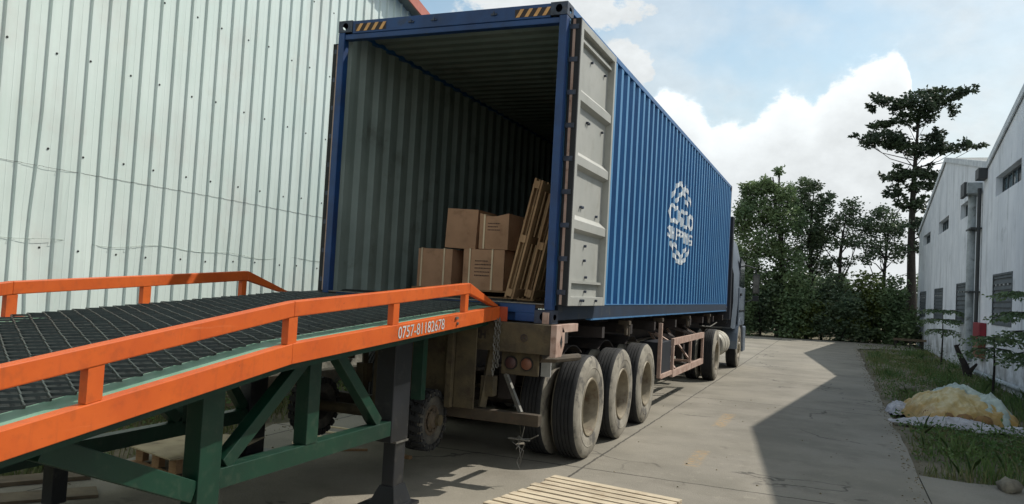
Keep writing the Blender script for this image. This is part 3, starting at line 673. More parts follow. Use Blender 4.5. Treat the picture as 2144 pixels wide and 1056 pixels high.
    arc(yc, 2.86, R1, .66, 26, 80, .07); arc(yc, 2.86, R1, .66, 98, 150, .07)
    arc(yc, 2.86, R1, .66, 214, 326, .07)
    def line(p, q, w):
        d = Vector((q[0]-p[0], q[1]-p[1])).normalized(); nx, nz = -d.y*w/2, d.x*w/2
        addpoly([(p[0]+nx, p[1]+nz), (q[0]+nx, q[1]+nz), (q[0]-nx, q[1]-nz), (p[0]-nx, p[1]-nz)], [(0, 1, 2, 3)])
    line((yc-.5, 3.16), (yc+.22, 3.47), .07); line((yc+.55, 3.16), (yc-.2, 3.47), .07)
    line((yc-.5, 2.50), (yc+.12, 2.25), .065); line((yc+.5, 2.50), (yc-.12, 2.25), .065)
    import bmesh
    bm = bmesh.new(); bv = [bm.verts.new((gl[i]*.0006, v[0], v[1])) for i, v in enumerate(vs_all)]
    for f in fs_all:
        try: bm.faces.new([bv[i] for i in f])
        except Exception: pass
    for y in corr_breaks(4.9, 7.3, CY0):
        bmesh.ops.bisect_plane(bm, geom=bm.verts[:]+bm.edges[:]+bm.faces[:], plane_co=(0, y, 0), plane_no=(0, 1, 0))
    for v in bm.verts: v.co.x += -.006+corr(v.co.y, CY0)+.0025
    for v in bm.verts: v.co.z -= ZB
    me = bpy.data.meshes.new('emblem'); bm.to_mesh(me); bm.free(); me.materials.append(MT['white'])
    o = bpy.data.objects.new('emblem', me); COL.objects.link(o); o.parent = t
build_container()

# ------------------------------------------------------------------ wheels
def wheel_parts(parent, R=.525, w=.27, rr=.29, dish=1, lug=False, n=48):
    """a wheel with its axle on X, outside facing +X, centre at the parent's origin"""
    e = sub_empty('wheel', parent)
    o = OFF[parent.name]
    h = w/2; b = MB()
    shp = [(-h*.86, rr), (-h, rr+.04), (-h*1.03, (rr+R)/2), (-h*.95, R-.035), (-h*.8, R-.010)]
    tr = [(-h*.8, R-.010), (-h*.70, R)]
    for g in (-.42, -.14, .14, .42): tr += [(h*g-.006, R), (h*g-.005, R-.012), (h*g+.005, R-.012), (h*g+.006, R)]
    tr += [(h*.70, R), (h*.8, R-.010)]
    b.mi(0).lathe(shp, n, 'x', o); b.mi(0).lathe([(-x, r) for x, r in shp][::-1], n, 'x', o); b.mi(1).lathe(tr, n, 'x', o)
    b.mi(0).lathe([(h*.86, rr), (h*.5, rr-.01), (-h*.5, rr-.01), (-h*.86, rr)], n, 'x', o)
    # raised bands on the sidewall
    b.mi(0).lathe([(h*1.02, rr+.10), (h*1.02+.004, rr+.105), (h*1.02+.004, rr+.115), (h*1.02, rr+.12)], n, 'x', o)
    if lug:
        b.mi(1)
        for k in range(20):
            for sd in (-1, 1):
                a = 2*PI*(k+(.5 if sd > 0 else 0))/20; ca, sa = math.cos(a), math.sin(a)
                p0 = Vector((sd*h*.05, R*ca, R*sa))+o; p1 = Vector((sd*h*1.02, R*math.cos(a+.06)*.985, R*math.sin(a+.06)*.985))+o
                b.beam(p0, p1, .045, .03, up=(0, ca, sa))
                p2 = Vector((sd*h*1.05, (R-.045)*math.cos(a+.06), (R-.045)*math.sin(a+.06)))+o
                b.beam(p1, p2, .045, .02, up=(1, 0, 0))
    b.build('tyre', [MT['tyre'] if lug else MT['side'], MT['tread']], e, True)
    b = MB()
    if dish > 0:   # deep dish, disc near the inside
        b.lathe([(h*.90, rr+.008), (h*1.0, rr+.002), (h*.97, rr-.016), (h*.75, rr-.024), (h*.2, rr-.030), (-h*.8, rr-.036)], n, 'x', o)
        b.mi(1).lathe([(-h*.8, rr-.036), (-h*.9, rr-.06), (-h*.85, .12), (-h*.5, .115), (-h*.48, .1), (-h*.1, .085), (-h*.05, .06), (-h*.05, .0005)], n, 'x', o)
        for k in range(8): a = 2*PI*k/8+.2; b.tube([(o.x-h*.6, o.y+.155*math.cos(a), o.z+.155*math.sin(a)), (o.x-h*.3, o.y+.155*math.cos(a), o.z+.155*math.sin(a))], .014, 6)
    else:
        b.lathe([(h*.90, rr+.008), (h*.96, rr+.002), (h*.93, rr-.018), (h*.72, rr-.04), (h*.75, rr-.08), (h*.95, min(.17, rr*.7)), (h*.95, min(.12, rr*.6)), (h*1.2, min(.10, rr*.5)), (h*1.25, min(.06, rr*.4)), (h*1.25, .0005)], n, 'x', o)
        q = min(.145, rr*.72)
        for k in range(10): a = 2*PI*k/10; b.tube([(o.x+h*.9, o.y+q*math.cos(a), o.z+q*math.sin(a)), (o.x+h*1.08, o.y+q*math.cos(a), o.z+q*math.sin(a))], .012, 6)
    b.build('rim', [MT['rim'] if not lug else MT['disc'], MT['disc']], e, True)
    return e
def place_wheel(proto, parent, x, y, z, flip=False, first=False):
    e = proto if first else copy_tree(proto)
    e.parent = parent
    e.location = Vector((x, y, z))-OFF[parent.name]; e.rotation_euler = (random.uniform(0, 6.28), 0, 0) if not flip else (random.uniform(0, 6.28), 0, PI)
    return e

# ------------------------------------------------------------------ trailer
random.seed(2)
def build_trailer():
    t = thing('semi_trailer', (-CW/2, 4.5, 0), 'dirty three-axle skeletal semi-trailer carrying the blue container', 'trailer')
    c0 = MT['chassis']; cx = -CW/2
    for x in (cx-.48, cx+.48):
        b = MB(); b.box(x-.07, x+.07, .0, 9.3, 1.33, 1.36).box(x-.07, x+.07, .0, 9.3, .93, .96).box(x-.012, x+.012, .0, 9.3, .9605, 1.3295)
        b.box(x-.07, x+.07, 9.3, 12.0, 1.22, 1.36); b.build('main_beam', c0, t)
    for y in (.6, 1.9, 3.2, 4.6, 6.2, 7.6, 9.0, 10.4, 11.9):
        b = MB(); b.box(-CW+.05, -.05, y-.05, y+.05, 1.20, 1.32); 
        b.build('cross_member', c0, t)
    for y in (2.9, 4.9, 7.2, 9.6):   # outriggers and twist lock brackets hanging at the edge
        for x in (-.03, -CW+.03):
            b = MB(); b.box(x-.10, x+.035, y-.05, y+.05, 1.32, 1.37).box(x-.02, x+.01, y-.06, y+.01, 1.20, 1.319).beam((x-.05, y+.14, 1.32), (x-.02, y+.08, 1.19), .02, .02).box(x-.03, x+.02, y+.03, y+.06, 1.18, 1.30); b.build('lock_bracket', MT['trailer'], t)
    b = MB(); b.prism([(-.12, 1.395), (0.04, 1.395), (0.04, 1.14), (-.12, 1.135)], 'x', -CW-.02, .045); b.build('rear_beam', MT['rustbrown'], t, bevel=.005)
    for (x0, x1) in ((.046, .10), (-CW-.075, -CW-.021)):
        b = MB(); b.prism([(-.13, 1.40), (.02, 1.40), (.10, 1.33), (.10, 1.22), (.03, 1.12), (-.13, 1.12)], 'x', x0, x1)
        b.box(x0, x1, .021, .48, 1.33, 1.402); b.build('end_bracket', MT['primer'], t, bevel=.004)
        b = MB(); b.prism([(-.03, 1.25), (.01, 1.31), (.035, 1.25), (.01, 1.19)], 'x', (x1 if x0 > 0 else x0)-.002, (x1 if x0 > 0 else x0)+.002); b.build('hole_plate', MT['gasket'], t)
    b = MB(); b.box(-.075, -.02, -.03, .0, ZB-.0, ZB+.10).box(-.065, -.03, -.036, -.031, ZB+.03, ZB+.09); b.build('twist_lock', MT['primer'], t)
    b = MB(); b.lathe([(-.124, .033), (-.128, .033), (-.128, .024), (-.124, .024)], 20, 'y', (-.20, 0, 1.27)); b.lathe([(-.124, .013), (-.129, .013), (-.129, .0005)], 14, 'y', (-.20, 0, 1.27)); b.build('ring_mark', c0, t)
    vs, fs = text_verts('XH', .10, .8, .004)
    b = MB(); b.add([(-.68+v[0], -.1235, 1.24+v[1]) for v in vs], fs); b.build('lettering', MT['chassis'], t)
    for sx in (1, -1):
        X = (lambda v: v) if sx > 0 else (lambda v: -CW-v)
        b = MB(); x0, x1 = sorted((X(-.445), X(-.085))); b.box(x0, x1, -.03, -.005, .93, 1.134); lp = b.build('lamp_board', MT['rustbrown'], t, bevel=.01)
        for (x, m_) in ((-.345, MT['lampred2']), (-.195, MT['lampred'])):
            b = MB(); b.lathe([(-.031, .052), (-.052, .050), (-.058, .040), (-.060, .0005)], 24, 'y', (X(x), 0, 1.035)); b.build('tail_lamp', m_, lp, True)
            b = MB(); b.lathe([(-.031, .060), (-.045, .060), (-.045, .053), (-.031, .053)], 24, 'y', (X(x), 0, 1.035)); b.build('lamp_ring', MT['gasket'], lp)
        b = MB(); b.beam((X(-.40), -.01, .93), (X(-.22), -.06, .61), .03, .035); b.build('bumper_strut', MT['steel'], t)
        b = MB(); b.beam((X(-.55), .0, 1.13), (X(-.60), -.05, .62), .05, .06).box(*sorted((X(-.62), X(-.50))), -.06, .04, .72, .90); b.build('bumper_hanger', MT['rustbrown'], t)
        b = MB(); b.tube([(X(-.10), .0, 1.09), (X(-.02), .2, 1.08), (X(.0), .85, 1.06)], .035, 8); b.build('mudguard_bar', MT['trailer'], t)
        for yy in (1.29, 2.59, 3.88):
            b = MB(); vs = []; fs = []
            for i in range(9):
                a = math.radians(58+(i/8)*64); vs += [(X(-.62), yy+.60*math.cos(a), .53+.60*math.sin(a)), (X(-.20), yy+.60*math.cos(a), .53+.60*math.sin(a)), (X(-.20), yy+.61*math.cos(a), .53+.61*math.sin(a)), (X(-.62), yy+.61*math.cos(a), .53+.61*math.sin(a))]
            for i in range(8):
                for k in range(4): k2 = (k+1) % 4; fs.append((4*i+k, 4*i+k2, 4*i+4+k2, 4*i+4+k))
            b.add(vs, fs); b.build('mudguard', c0, t)
        b = MB(); b.box(*sorted((X(-.36), X(-.26))), .80, .812, .84, 1.02); b.build('mud_flap', MT['foam'], t)
    b = MB(); b.box(-2.36, -.03, -.12, -.03, .51, .61); b.build('underrun_bumper', MT['trailer'], t, bevel=.006)
    b = MB(); b.tube([(-.16, -.1, .5), (-.18, -.1, .40), (-.22, -.12, .30)], .004, 5)
    for i in range(3): b.tube([(-.20, -.12, .42), (-.26+.06*i, -.12, .36), (-.14-.03*i, -.14, .30-.05*i), (-.17, -.14, .18-.02*i)], .003, 4)
    b.tube([(-.22, -.1, .385), (-.1, -.1, .40), (-.03, -.1, .44)], .006, 5).box(-.30, -.10, -.13, -.10, .383, .392); b.build('dangling_wires', MT['steel'], t)
    # axles, springs, wheels
    proto = None
    for y in (1.29, 2.59, 3.88):
        b = MB(); b.tube([(-CW+.1, y, .53), (-.1, y, .53)], .065, 12); b.build('axle', c0, t, True)
        for x in (cx-.52, cx+.52):
            b = MB()
            for k in range(5): b.box(x-.04, x+.04, y-.55+k*.07, y+.55-k*.07, .62+k*.016, .634+k*.016)
            b.prism([(y-.60, .95), (y-.40, .95), (y-.50, .60), (y-.60, .60)], 'x', x-.06, x+.06); b.prism([(y+.60, .95), (y+.45, .95), (y+.52, .60), (y+.60, .60)], 'x', x-.06, x+.06)
            b.build('leaf_spring', c0, t)
            b = MB(); b.tube([(x-.12, y+.2, .75), (x-.12, y+.45, .75)], .09, 12); b.build('brake_chamber', c0, t, True)
        for x, fl in ((-.105, False), (-.445, True), (-CW+.105, True), (-CW+.445, False)):
            if proto is None:
                tmp = thing('wheel_source', (0, 0, 0), None, None); proto = wheel_parts(tmp); OFF[proto.name] = Vector((0, 0, 0))
                for ch in KIDS(proto): pass
                w = place_wheel(proto, t, x, y, .525, fl, True); bpy.data.objects.remove(tmp)
            else: place_wheel(proto, t, x, y, .525, fl)
    # side box, rack and rails ahead of the wheels
    b = MB(); b.box(-.30, .0, 4.78, 5.62, .55, 1.02); b.build('tool_box', MT['cabdark'], t, bevel=.01)
    b = MB(); b.box(-.02, .03, 4.72, 4.78, .52, 1.3).box(-.02, .03, 4.781, 5.66, .50, .56); b.build('box_frame', MT['primer'], t)
    b = MB(); b.box(-.02, .03, 5.70, 8.72, .94, 1.04).box(-.02, .03, 5.70, 8.72, .45, .55)
    for y in (5.70, 7.30, 8.66): b.box(-.014, .026, y, y+.07, .5505, .9395)
    b.beam((-.01, 5.8, .94), (-.6, 5.9, 1.25), .05, .05).beam((-.01, 8.6, .94), (-.6, 8.5, 1.25), .05, .05).beam((0, 6.0, .56), (-.5, 6.3, 1.1), .03, .03).beam((0, 7.5, .56), (-.5, 7.8, 1.1), .03, .03)
    b.box(-.7, -.03, 5.72, 5.76, .46, .5).box(-.7, -.03, 8.6, 8.64, .46, .5)
    b.build('side_rack', MT['primer'], t)
    for y in (6.2, 8.0):
        b = MB(); b.beam((-.75, y-1.0, 1.30), (-.08, y, 1.02), .05, .05).beam((-.75, y+.9, 1.30), (-.08, y, 1.02), .05, .05); b.build('rack_brace', c0, t)
    for x in (cx-.75, cx+.75):
        b = MB(); b.box(x-.08, x+.08, 8.9, 9.08, .62, 1.3).box(x-.06, x+.06, 8.92, 9.06, .42, .62).box(x-.12, x+.12, 8.86, 9.12, .38, .42); b.build('landing_leg', c0, t)
    b = MB(); b.tube([(-.9, 4.75, .8), (-.9, 5.9, .8)], .17, 16); b.tube([(-1.5, 4.75, .8), (-1.5, 5.9, .8)], .17, 16); b.build('air_tank', c0, t, True)
    b = MB(); b.tube([(-.10, 9.2, 1.14), (-.08, 10.2, 1.10), (-.1, 11.3, 1.16)], .012, 6); b.build('air_hose', MT['steel'], t)
    return proto
wheel_proto = build_trailer()

# ------------------------------------------------------------------ tractor
def build_tractor():
    t = thing('truck_tractor', (-1.19, 12.3, 0), 'silver-grey truck tractor coupled in front of the blue container', 'truck')
    cx = -1.16
    for x in (cx-.42, cx+.42):
        b = MB(); b.box(x-.04, x+.04, 9.0, 14.6, .82, 1.08); b.build('frame_rail', MT['chassis'], t)
    b = MB(); b.box(cx-.5, cx+.5, 9.7, 10.6, 1.085, 1.20); b.build('coupling_plate', MT['chassis'], t)
    # cab shell, cross sections along Y
    secs = [(12.72, 1.02, 3.30, 1.22, .98), (12.95, .98, 3.52, 1.25, 1.02), (14.2, .98, 3.42, 1.26, 1.02), (14.62, .95, 3.05, 1.26, 1.08), (14.9, .90, 2.60, 1.25, 1.13), (15.06, .80, 1.85, 1.22, 1.14), (15.10, .55, 1.3, 1.14, 1.1)]
    vs = []; fs = []
    for (y, z0, z1, hw, ht) in secs:
        zm = z0+(z1-z0)*.55; zq = z0+(z1-z0)*.85
        for (dx, z) in ((-hw*.98, z0), (-hw*1.01, (z0+zm)/2), (-hw, zm), (-(hw*.35+ht*.65), zq), (-ht*.86, z1), (ht*.86, z1), (hw*.35+ht*.65, zq), (hw, zm), (hw*1.01, (z0+zm)/2), (hw*.98, z0)): vs.append((cx+dx, y, z))
    n = 10
    for i in range(len(secs)-1):
        for k in range(n): k2 = (k+1) % n; fs.append((i*n+k, i*n+k2, (i+1)*n+k2, (i+1)*n+k))
    b = MB(); b.mi(0).add(vs, fs); b.mi(1).add(vs[:n], [tuple(range(n))]); b.mi(0).add(vs[-n:], [tuple(range(n))])
    b.build('cab', [MT['cab'], MT['cabdark']], t, True)
    b = MB(); b.box(cx-1.1, cx+1.12, 12.60, 12.71, 1.1, 3.2).box(cx+.92, cx+1.20, 12.40, 12.60, 1.2, 3.62); b.build('rear_equipment', MT['cabdark'], t, bevel=.02)
    b = MB(); b.box(cx+.95, cx+1.15, 12.50, 12.62, 3.0, 3.12); b.build('work_lamp', MT['foam'], t)
    for sx in (1, -1):
        X = lambda v: cx+sx*v
        def bx(xa, xb, *r):
            x0, x1 = sorted((X(xa), X(xb))); return MB().box(x0, x1, *r)
        b = MB(); v = [(13.55, 2.02), (14.62, 1.98), (14.50, 2.62), (13.65, 2.72)]
        x0, x1 = sorted((X(1.243), X(1.278))); b.prism(v, 'x', x0, x1); b.build('side_window', MT['glass'], t)
        d = bx(1.262, 1.292, 13.42, 14.74, 1.05, 1.98).build('door', MT['cab'], t, bevel=.012)
        bx(1.293, 1.325, 13.50, 13.72, 1.78, 1.84).build('handle', MT['blackp'], d)
        bx(1.293, 1.31, 13.45, 14.7, 1.40, 1.43).build('trim_strip', MT['blackp'], d)
        # wheel arch
        b = MB(); vs = []; fs = []
        for i in range(13):
            a = math.radians(-5+190*i/12)
            for (xx, rr) in ((.93, .62), (1.30, .62), (1.30, .70), (.93, .70)): vs.append((X(xx), 13.9+rr*math.cos(a), .55+rr*math.sin(a)))
        for i in range(12):
            for k in range(4): k2 = (k+1) % 4; fs.append((4*i+k, 4*i+k2, 4*i+4+k2, 4*i+4+k))
        b.add(vs, fs); b.build('wheel_arch', MT['cab'], t)
        bx(1.06, 1.30, 14.62, 15.12, .35, 1.0).build('bumper_corner', MT['cab'], t, bevel=.03)
        m = sub_empty('mirror', t)
        x0, x1 = sorted((X(1.46), X(1.62))); b = MB(); b.box(x0, x1, 14.84, 14.92, 1.86, 2.36).box(x0, x1-.01, 14.85, 14.91, 1.66, 1.80); b.build('mirror_head', MT['blackp'], m, bevel=.01)
        b = MB(); b.box(x0+.012, x1-.012, 14.832, 14.838, 1.88, 2.34); b.build('mirror_glass', MT['steel'], m)
        b = MB(); b.tube([(X(1.20), 14.70, 2.60), (X(1.50), 14.88, 2.52), (X(1.54), 14.88, 2.36)], .018, 8).tube([(X(1.28), 14.72, 1.62), (X(1.54), 14.88, 1.72)], .012, 6); b.build('mirror_arm', MT['blackp'], m)
        # fenders over the drive wheels
        b = MB(); vs = []; fs = []
        for i in range(11):
            a = math.radians(20+140*i/10)
            for (xx, rr) in ((.58, .60), (1.20, .60), (1.20, .615), (.58, .615)): vs.append((X(xx), 10.2+rr*math.cos(a), .5+rr*math.sin(a)))
        for i in range(10):
            for k in range(4): k2 = (k+1) % 4; fs.append((4*i+k, 4*i+k2, 4*i+4+k2, 4*i+4+k))
        b.add(vs, fs)
        if sx < 0: b.build('fender', MT['cabdark'], t)
        b = MB(); b.lathe([(11.15, .0005), (11.15, .25), (11.20, .28), (11.35, .28), (11.36, .29), (11.42, .29), (11.43, .28), (11.75, .28), (11.76, .29), (11.82, .29), (11.83, .28), (12.15, .28), (12.20, .25), (12.20, .0005)], 28, 'y', (X(.98), 0, .68)); b.build('fuel_tank' if sx > 0 else 'air_tank', MT['tank'], t, True)
    b = MB(); b.box(cx-1.15, cx+1.15, 14.95, 15.2, .34, .92); b.build('front_bumper', MT['cab'], t, bevel=.03)
    b = MB(); b.prism([(14.66, 2.98), (14.92, 2.52), (15.07, 1.9), (15.09, 1.9), (14.95, 2.54), (14.69, 3.0)], 'x', cx-1.0, cx+1.0); b.build('windscreen', MT['glass'], t)
    b = MB(); b.tube([(cx-1.1, 10.2, .52), (cx+1.1, 10.2, .52)], .09, 12); b.lathe([(cx-.2, .05), (cx-.12, .2), (cx+.12, .2), (cx+.2, .05)], 16, 'x', (0, 10.2, .52)); b.build('axle', MT['chassis'], t, True)
    b = MB(); b.tube([(cx-1.0, 13.9, .52), (cx+1.0, 13.9, .52)], .06, 10); b.build('axle', MT['chassis'], t, True)
    for x, fl in ((.02, False), (-.32, True), (-2*1.16-.02, True), (-2*1.16+.32, False)):
        place_wheel(wheel_proto, t, x-.08, 10.25, .525, fl)
    tmp = thing('wheel_source', (0, 0, 0), None, None); pf = wheel_parts(tmp, dish=-1)
    place_wheel(pf, t, -.02, 13.9, .525, False, True); place_wheel(pf, t, cx*2+.02, 13.9, .525, True); bpy.data.objects.remove(tmp)
build_tractor()

# ------------------------------------------------------------------ orange yard ramp
def build_ramp():
    t = thing('loading_ramp', (-1.61, -4, 0), 'orange and green steel yard ramp with black grating leading up to the container', 'ramp')
    xn, xf = -.446, -2.774
    yE, yA, yB, yC, yD = -.12, -.749, -1.90, -3.005, -4.25
    yL = -12.2
    zC = 1.335
    def zd(y): return zC+(y-yC)*(.068 if y > yC else .145)
    hb, hr = .114, .234
    def strip(b, x0, x1, ya, yb, d0, d1):   # follows the deck between ya and yb, offsets d0..d1 from deck height
        ys = [ya]+([yC] if ya < yC < yb else [])+[yb]
        for a, c in zip(ys[:-1], ys[1:]):
            b.hexa([(x0, a, zd(a)+d0), (x1, a, zd(a)+d0), (x1, c, zd(c)+d0), (x0, c, zd(c)+d0), (x0, a, zd(a)+d1), (x1, a, zd(a)+d1), (x1, c, zd(c)+d1), (x0, c, zd(c)+d1)])
        return b
    for side in (1, -1):
        X = (lambda d: xn-d) if side > 0 else (lambda d: xf+d)
        def xs(a, c): return sorted((X(a), X(c)))
        b = MB(); x0, x1 = xs(0, .06); strip(b, x0, x1, yL, yE, -hb, 0)
        b.build('side_beam', MT['orange'], t, bevel=.004)
        # handrail: sloping runs, then nose down to the beam end
        b = MB(); x0, x1 = xs(.004, .054); strip(b, x0, x1, yL+.5, yA, hr-.088, hr)
        tip = yE-.01
        b.hexa([(x0, yA, zd(yA)+hr-.088), (x1, yA, zd(yA)+hr-.088), (x1, tip-.13, zd(tip)+.003), (x0, tip-.13, zd(tip)+.003), (x0, yA, zd(yA)+hr), (x1, yA, zd(yA)+hr), (x1, tip, zd(tip)+.003), (x0, tip, zd(tip)+.003)])
        hrail = b.build('handrail', MT['orange'], t, bevel=.006)
        y = yD
        for y in (yA-.045, yB, yC, yD, yD-1.2, yD-2.4, yD-3.6, yD-4.8, yD-6.0, yD-7.2):
            b = MB(); x0, x1 = xs(.008, .052); wy = .03 if y > -1 else .038
            b.hexa([(x0, y-wy, zd(y-wy)+.002), (x1, y-wy, zd(y-wy)+.002), (x1, y+wy, zd(y+wy)+.002), (x0, y+wy, zd(y+wy)+.002), (x0, y-wy, zd(y-wy)+hr-.089), (x1, y-wy, zd(y-wy)+hr-.089), (x1, y+wy, zd(y+wy)+hr-.089), (x0, y+wy, zd(y+wy)+hr-.089)])
            b.build('post', MT['orange'], hrail)
        b = MB(); x0, x1 = xs(.061, .22); strip(b, x0, x1, yL, yE-.02, -.03, -.004); b.build('deck_edge', MT['greengrey'], t)
        b = MB(); x0, x1 = xs(.0605, .115); strip(b, x0, x1, yL+.3, yE-.1, -.16, -.031); b.build('stringer', MT['green'], t)
    # deck plate and cross members below the grating
    b = MB(); strip(b, xf+.221, xn-.221, yL, yE-.02, -.035, -.008); b.build('deck_plate', MT['plate'], t)
    for y in np.arange(-11.6, -.3, .8):
        b = MB(); z = zd(y); b.box(xf+.12, xn-.12, y-.03, y+.03, z-.15, z-.036); b.build('cross_member', MT['green'], t)
    # expanded metal grating: zigzag strands meeting at bonds
    b = MB(); x0, x1 = xf+.12, xn-.13; pitch = .09; py = .056; nseg = int((x1-x0)/pitch); r = random.Random(4)
    ky = int((yE-.05-(yL+.1))/py)
    for k in range(ky):
        yc_ = yL+.1+k*py; prev = None; n0 = 0 if k % 2 else 1
        if yc_ > -.35: n1 = nseg
        for i in range(nseg+1):
            up = ((i+k) % 2)*2-1
            y = yc_+up*.0255; x = x0+i*pitch+r.uniform(-.004, .004); z = zd(y)+.014+r.uniform(-.002, .002)
            if prev:
                a = Vector(prev); c = Vector((x, y, z)); h = Vector((0, .0042, 0)); v0 = Vector((0, .003, .013))
                b.hexa([a-h, c-h, c+h, a+h, a-h+v0, c-h+v0, c+h+v0, a+h+v0])
            prev = (x, y, z)
    b.build('grating', MT['grate'], t)
    # lip plate and end of the beam
    b = MB(); b.hexa([(xf+.08, -.14, zd(-.14)-.004), (xn-.06, -.14, zd(-.14)-.004), (xn-.06, .42, 1.582), (xf+.3, .42, 1.582), (xf+.08, -.14, zd(-.14)+.01), (xn-.06, -.14, zd(-.14)+.01), (xn-.06, .42, 1.592), (xf+.3, .42, 1.592)]); b.build('lip_plate', MT['plate'], t)
    b = MB(); b.box(xn-.02, xn+.07, yE+.004, yE+.016, 1.402, 1.53); b.build('end_plate', MT['orangedull'], t)  # darker orange puts the shade of this turned face into the colour
    # near truss
    G = MT['green']
    def part(name, m, *beams):
        b_ = MB()
        for (p, q, w, h) in beams: b_.beam(p, q, w, h, up=(1, 0, 0))
        return b_.build(name, m, t, bevel=.004)
    xx = xn-.055
    def px_(x, y, z): return (x, y, z)
    xx = -.76; K = 1.09
    def q_(y, z): return (xx, CP.y+(y-CP.y)*K, CP.z-(CP.z-z)*K)
    part('leg', G, (q_(-3.565, .56), (xx, q_(-3.565, 1)[1], 1.12), .16, .11))
    part('leg', G, (q_(-2.755, .745), (xx, q_(-2.755, 1)[1], 1.19), .12, .10))
    part('lower_chord', G, (q_(-3.485, .69), q_(-1.86, .70), .11, .09))
    part('lower_chord', G, (q_(-3.645, .66), q_(-4.45, 1.0), .11, .09))
    part('brace', G, (q_(-3.44, .75), q_(-2.82, 1.24), .08, .08))
    part('brace', G, (q_(-2.52, 1.26), q_(-2.0, .76), .08, .08))
    part('stringer', G, ((xx, yL+.3, zd(yL+.3)-.10), (xx, yC, zd(yC)-.10), .12, .10), ((xx, yC, zd(yC)-.10), (xx, -.3, zd(-.3)-.10), .12, .10))
    j = sub_empty('jack_leg', t)
    b = MB(); b.box(xx-.11, xx+.05, -1.43, -1.18, .50, 1.31); b.build('sleeve', MT['blackp'], j, bevel=.006)
    b = MB(); b.box(xx-.065, xx+.04, -1.34, -1.19, .04, .60); b.build('inner_leg', MT['blackp'], j, bevel=.006)
    b = MB(); b.box(xx-.08, xx+.055, -1.355, -1.175, .485, .498); b.build('collar', MT['steel'], j)
    b = MB(); b.box(xx-.2, xx+.14, -1.44, -1.10, .0, .025); b.hexa([(xx-.13, -1.40, .026), (xx+.09, -1.40, .026), (xx+.09, -1.14, .026), (xx-.13, -1.14, .026), (xx-.075, -1.35, .16), (xx+.05, -1.35, .16), (xx+.05, -1.18, .16), (xx-.075, -1.18, .16)]); b.build('foot', MT['blackp'], j)
    part('leg', G, ((-.86, -.78, .74), (-.86, -.78, 1.33), .07, .10))
    # far truss; black legs and foot carry the under-deck shade in their colour
    xx = xf+.05
    part('leg', MT['blackp'], ((xx, -.56, .02), (xx, -.56, 1.36), .24, .12))
    b = MB(); b.box(xx-.2, xx+.2, -.8, -.34, .0, .03); b.build('foot', MT['blackp'], t)
    part('leg', MT['blackp'], ((xx, -2.58, .02), (xx, -2.58, 1.22), .12, .10))
    part('leg', G, ((xx, -1.42, .42), (xx, -1.42, 1.3), .12, .09))
    part('lower_chord', G, ((xx, -3.3, .37), (xx, -.68, .39), .12, .09))
    part('lower_chord', G, ((xx, -3.3, .37), (xx, -5.2, .88), .12, .09))
    part('brace', G, ((xx, -2.45, 1.22), (xx, -1.5, .46), .09, .08))
    part('brace', G, ((xx, -1.35, 1.25), (xx, -.7, .46), .09, .08))
    # cross ties between the two sides
    part('cross_tie', G, ((xf+.1, -.60, 1.1), (-.9, -.60, 1.1), .12, .10))
    # end frame of weathered plates
    b = MB(); b.box(-.80, -.60, -.24, -.22, .62, 1.34).box(-1.50, -.801, -.22, -.205, .70, 1.30).box(-1.52, -1.46, -.30, -.22, .45, 1.34).box(-.86, -.80, -.30, -.241, .62, 1.34); b.build('end_frame', MT['rustbrown'], t, bevel=.005)
    b = MB(); b.tube([(-2.2, -.36, .51), (-.85, -.36, .51)], .05, 12).box(-1.5, -1.4, -.45, -.26, .5, 1.2); b.build('wheel_axle', MT['rustbrown'], t, True)
    tmp = thing('wheel_source', (0, 0, 0), None, None); pf = wheel_parts(tmp, R=.255, w=.19, rr=.125, dish=-1, lug=True)
    place_wheel(pf, t, -1.0, -.40, .51, False, True); place_wheel(pf, t, -2.15, -.40, .51, True); bpy.data.objects.remove(tmp)
    # axle and wheels near the low end (below the picture)
    # phone number on the near beam
    vs, fs = text_verts('0757-81182678', 1.0, 1, .004); xs_ = [v[0] for v in vs]; zs_ = [v[1] for v in vs]
    W_ = max(xs_)-min(xs_); H_ = max(zs_)-min(zs_); y0, y1 = -1.875, -1.19
    V = []
    for v in vs:
        y = y0+(v[0]-min(xs_))/W_*(y1-y0); z = zd(y)-.098+(v[1]-min(zs_))/H_*.083; V.append((xn+.003, y, z))
    root = list(range(len(V)))
    def find(a):
        while root[a] != a: a = root[a]
        return a
    for f in fs:
        for k in f[1:]: root[find(k)] = find(f[0])
    isl = {}
    for f in fs: isl.setdefault(find(f[0]), []).append(f)
    for f_ in sorted(isl.values(), key=lambda q: V[q[0][0]][1]):
        ids = sorted({k for f in f_ for k in f}); mp_ = {k: n_ for n_, k in enumerate(ids)}
        b = MB(); b.add([V[k] for k in ids], [tuple(mp_[k] for k in f) for f in f_]); b.build('painted_digit', MT['foam'], t)
    b = MB()
    for y in (-.98, -1.0): b.tube([(xn+.002, y, zd(y)-.03), (xn+.014, y, zd(y)-.03)], .011, 8)
    b.tube([(xn+.002, -.97, zd(-.97)-.075), (xn+.012, -.97, zd(-.97)-.075)], .012, 8); b.build('bolts', MT['steel'], t)
    # chain hanging from the tip
    b = MB()
    def link(c, rot, r=.0045):
        pts = []
        for k in range(13):
            a = 2*PI*k/12; u = .012*math.cos(a); w = .024*math.sin(a); pts.append((c[0]+(u if rot else 0), c[1]+(0 if rot else u), c[2]+w))
        b.tube(pts, r, 5, False)
    for strand, (dx, n) in enumerate(((0, 14), (.028, 12))):
        for k in range(n): link((xn-.01+dx+.004*math.sin(k*.9), -.17+dx*.5, 1.41-.036*k), (k+strand) % 2 == 0)
    b.build('chain', MT['steel'], t, True)
build_ramp()

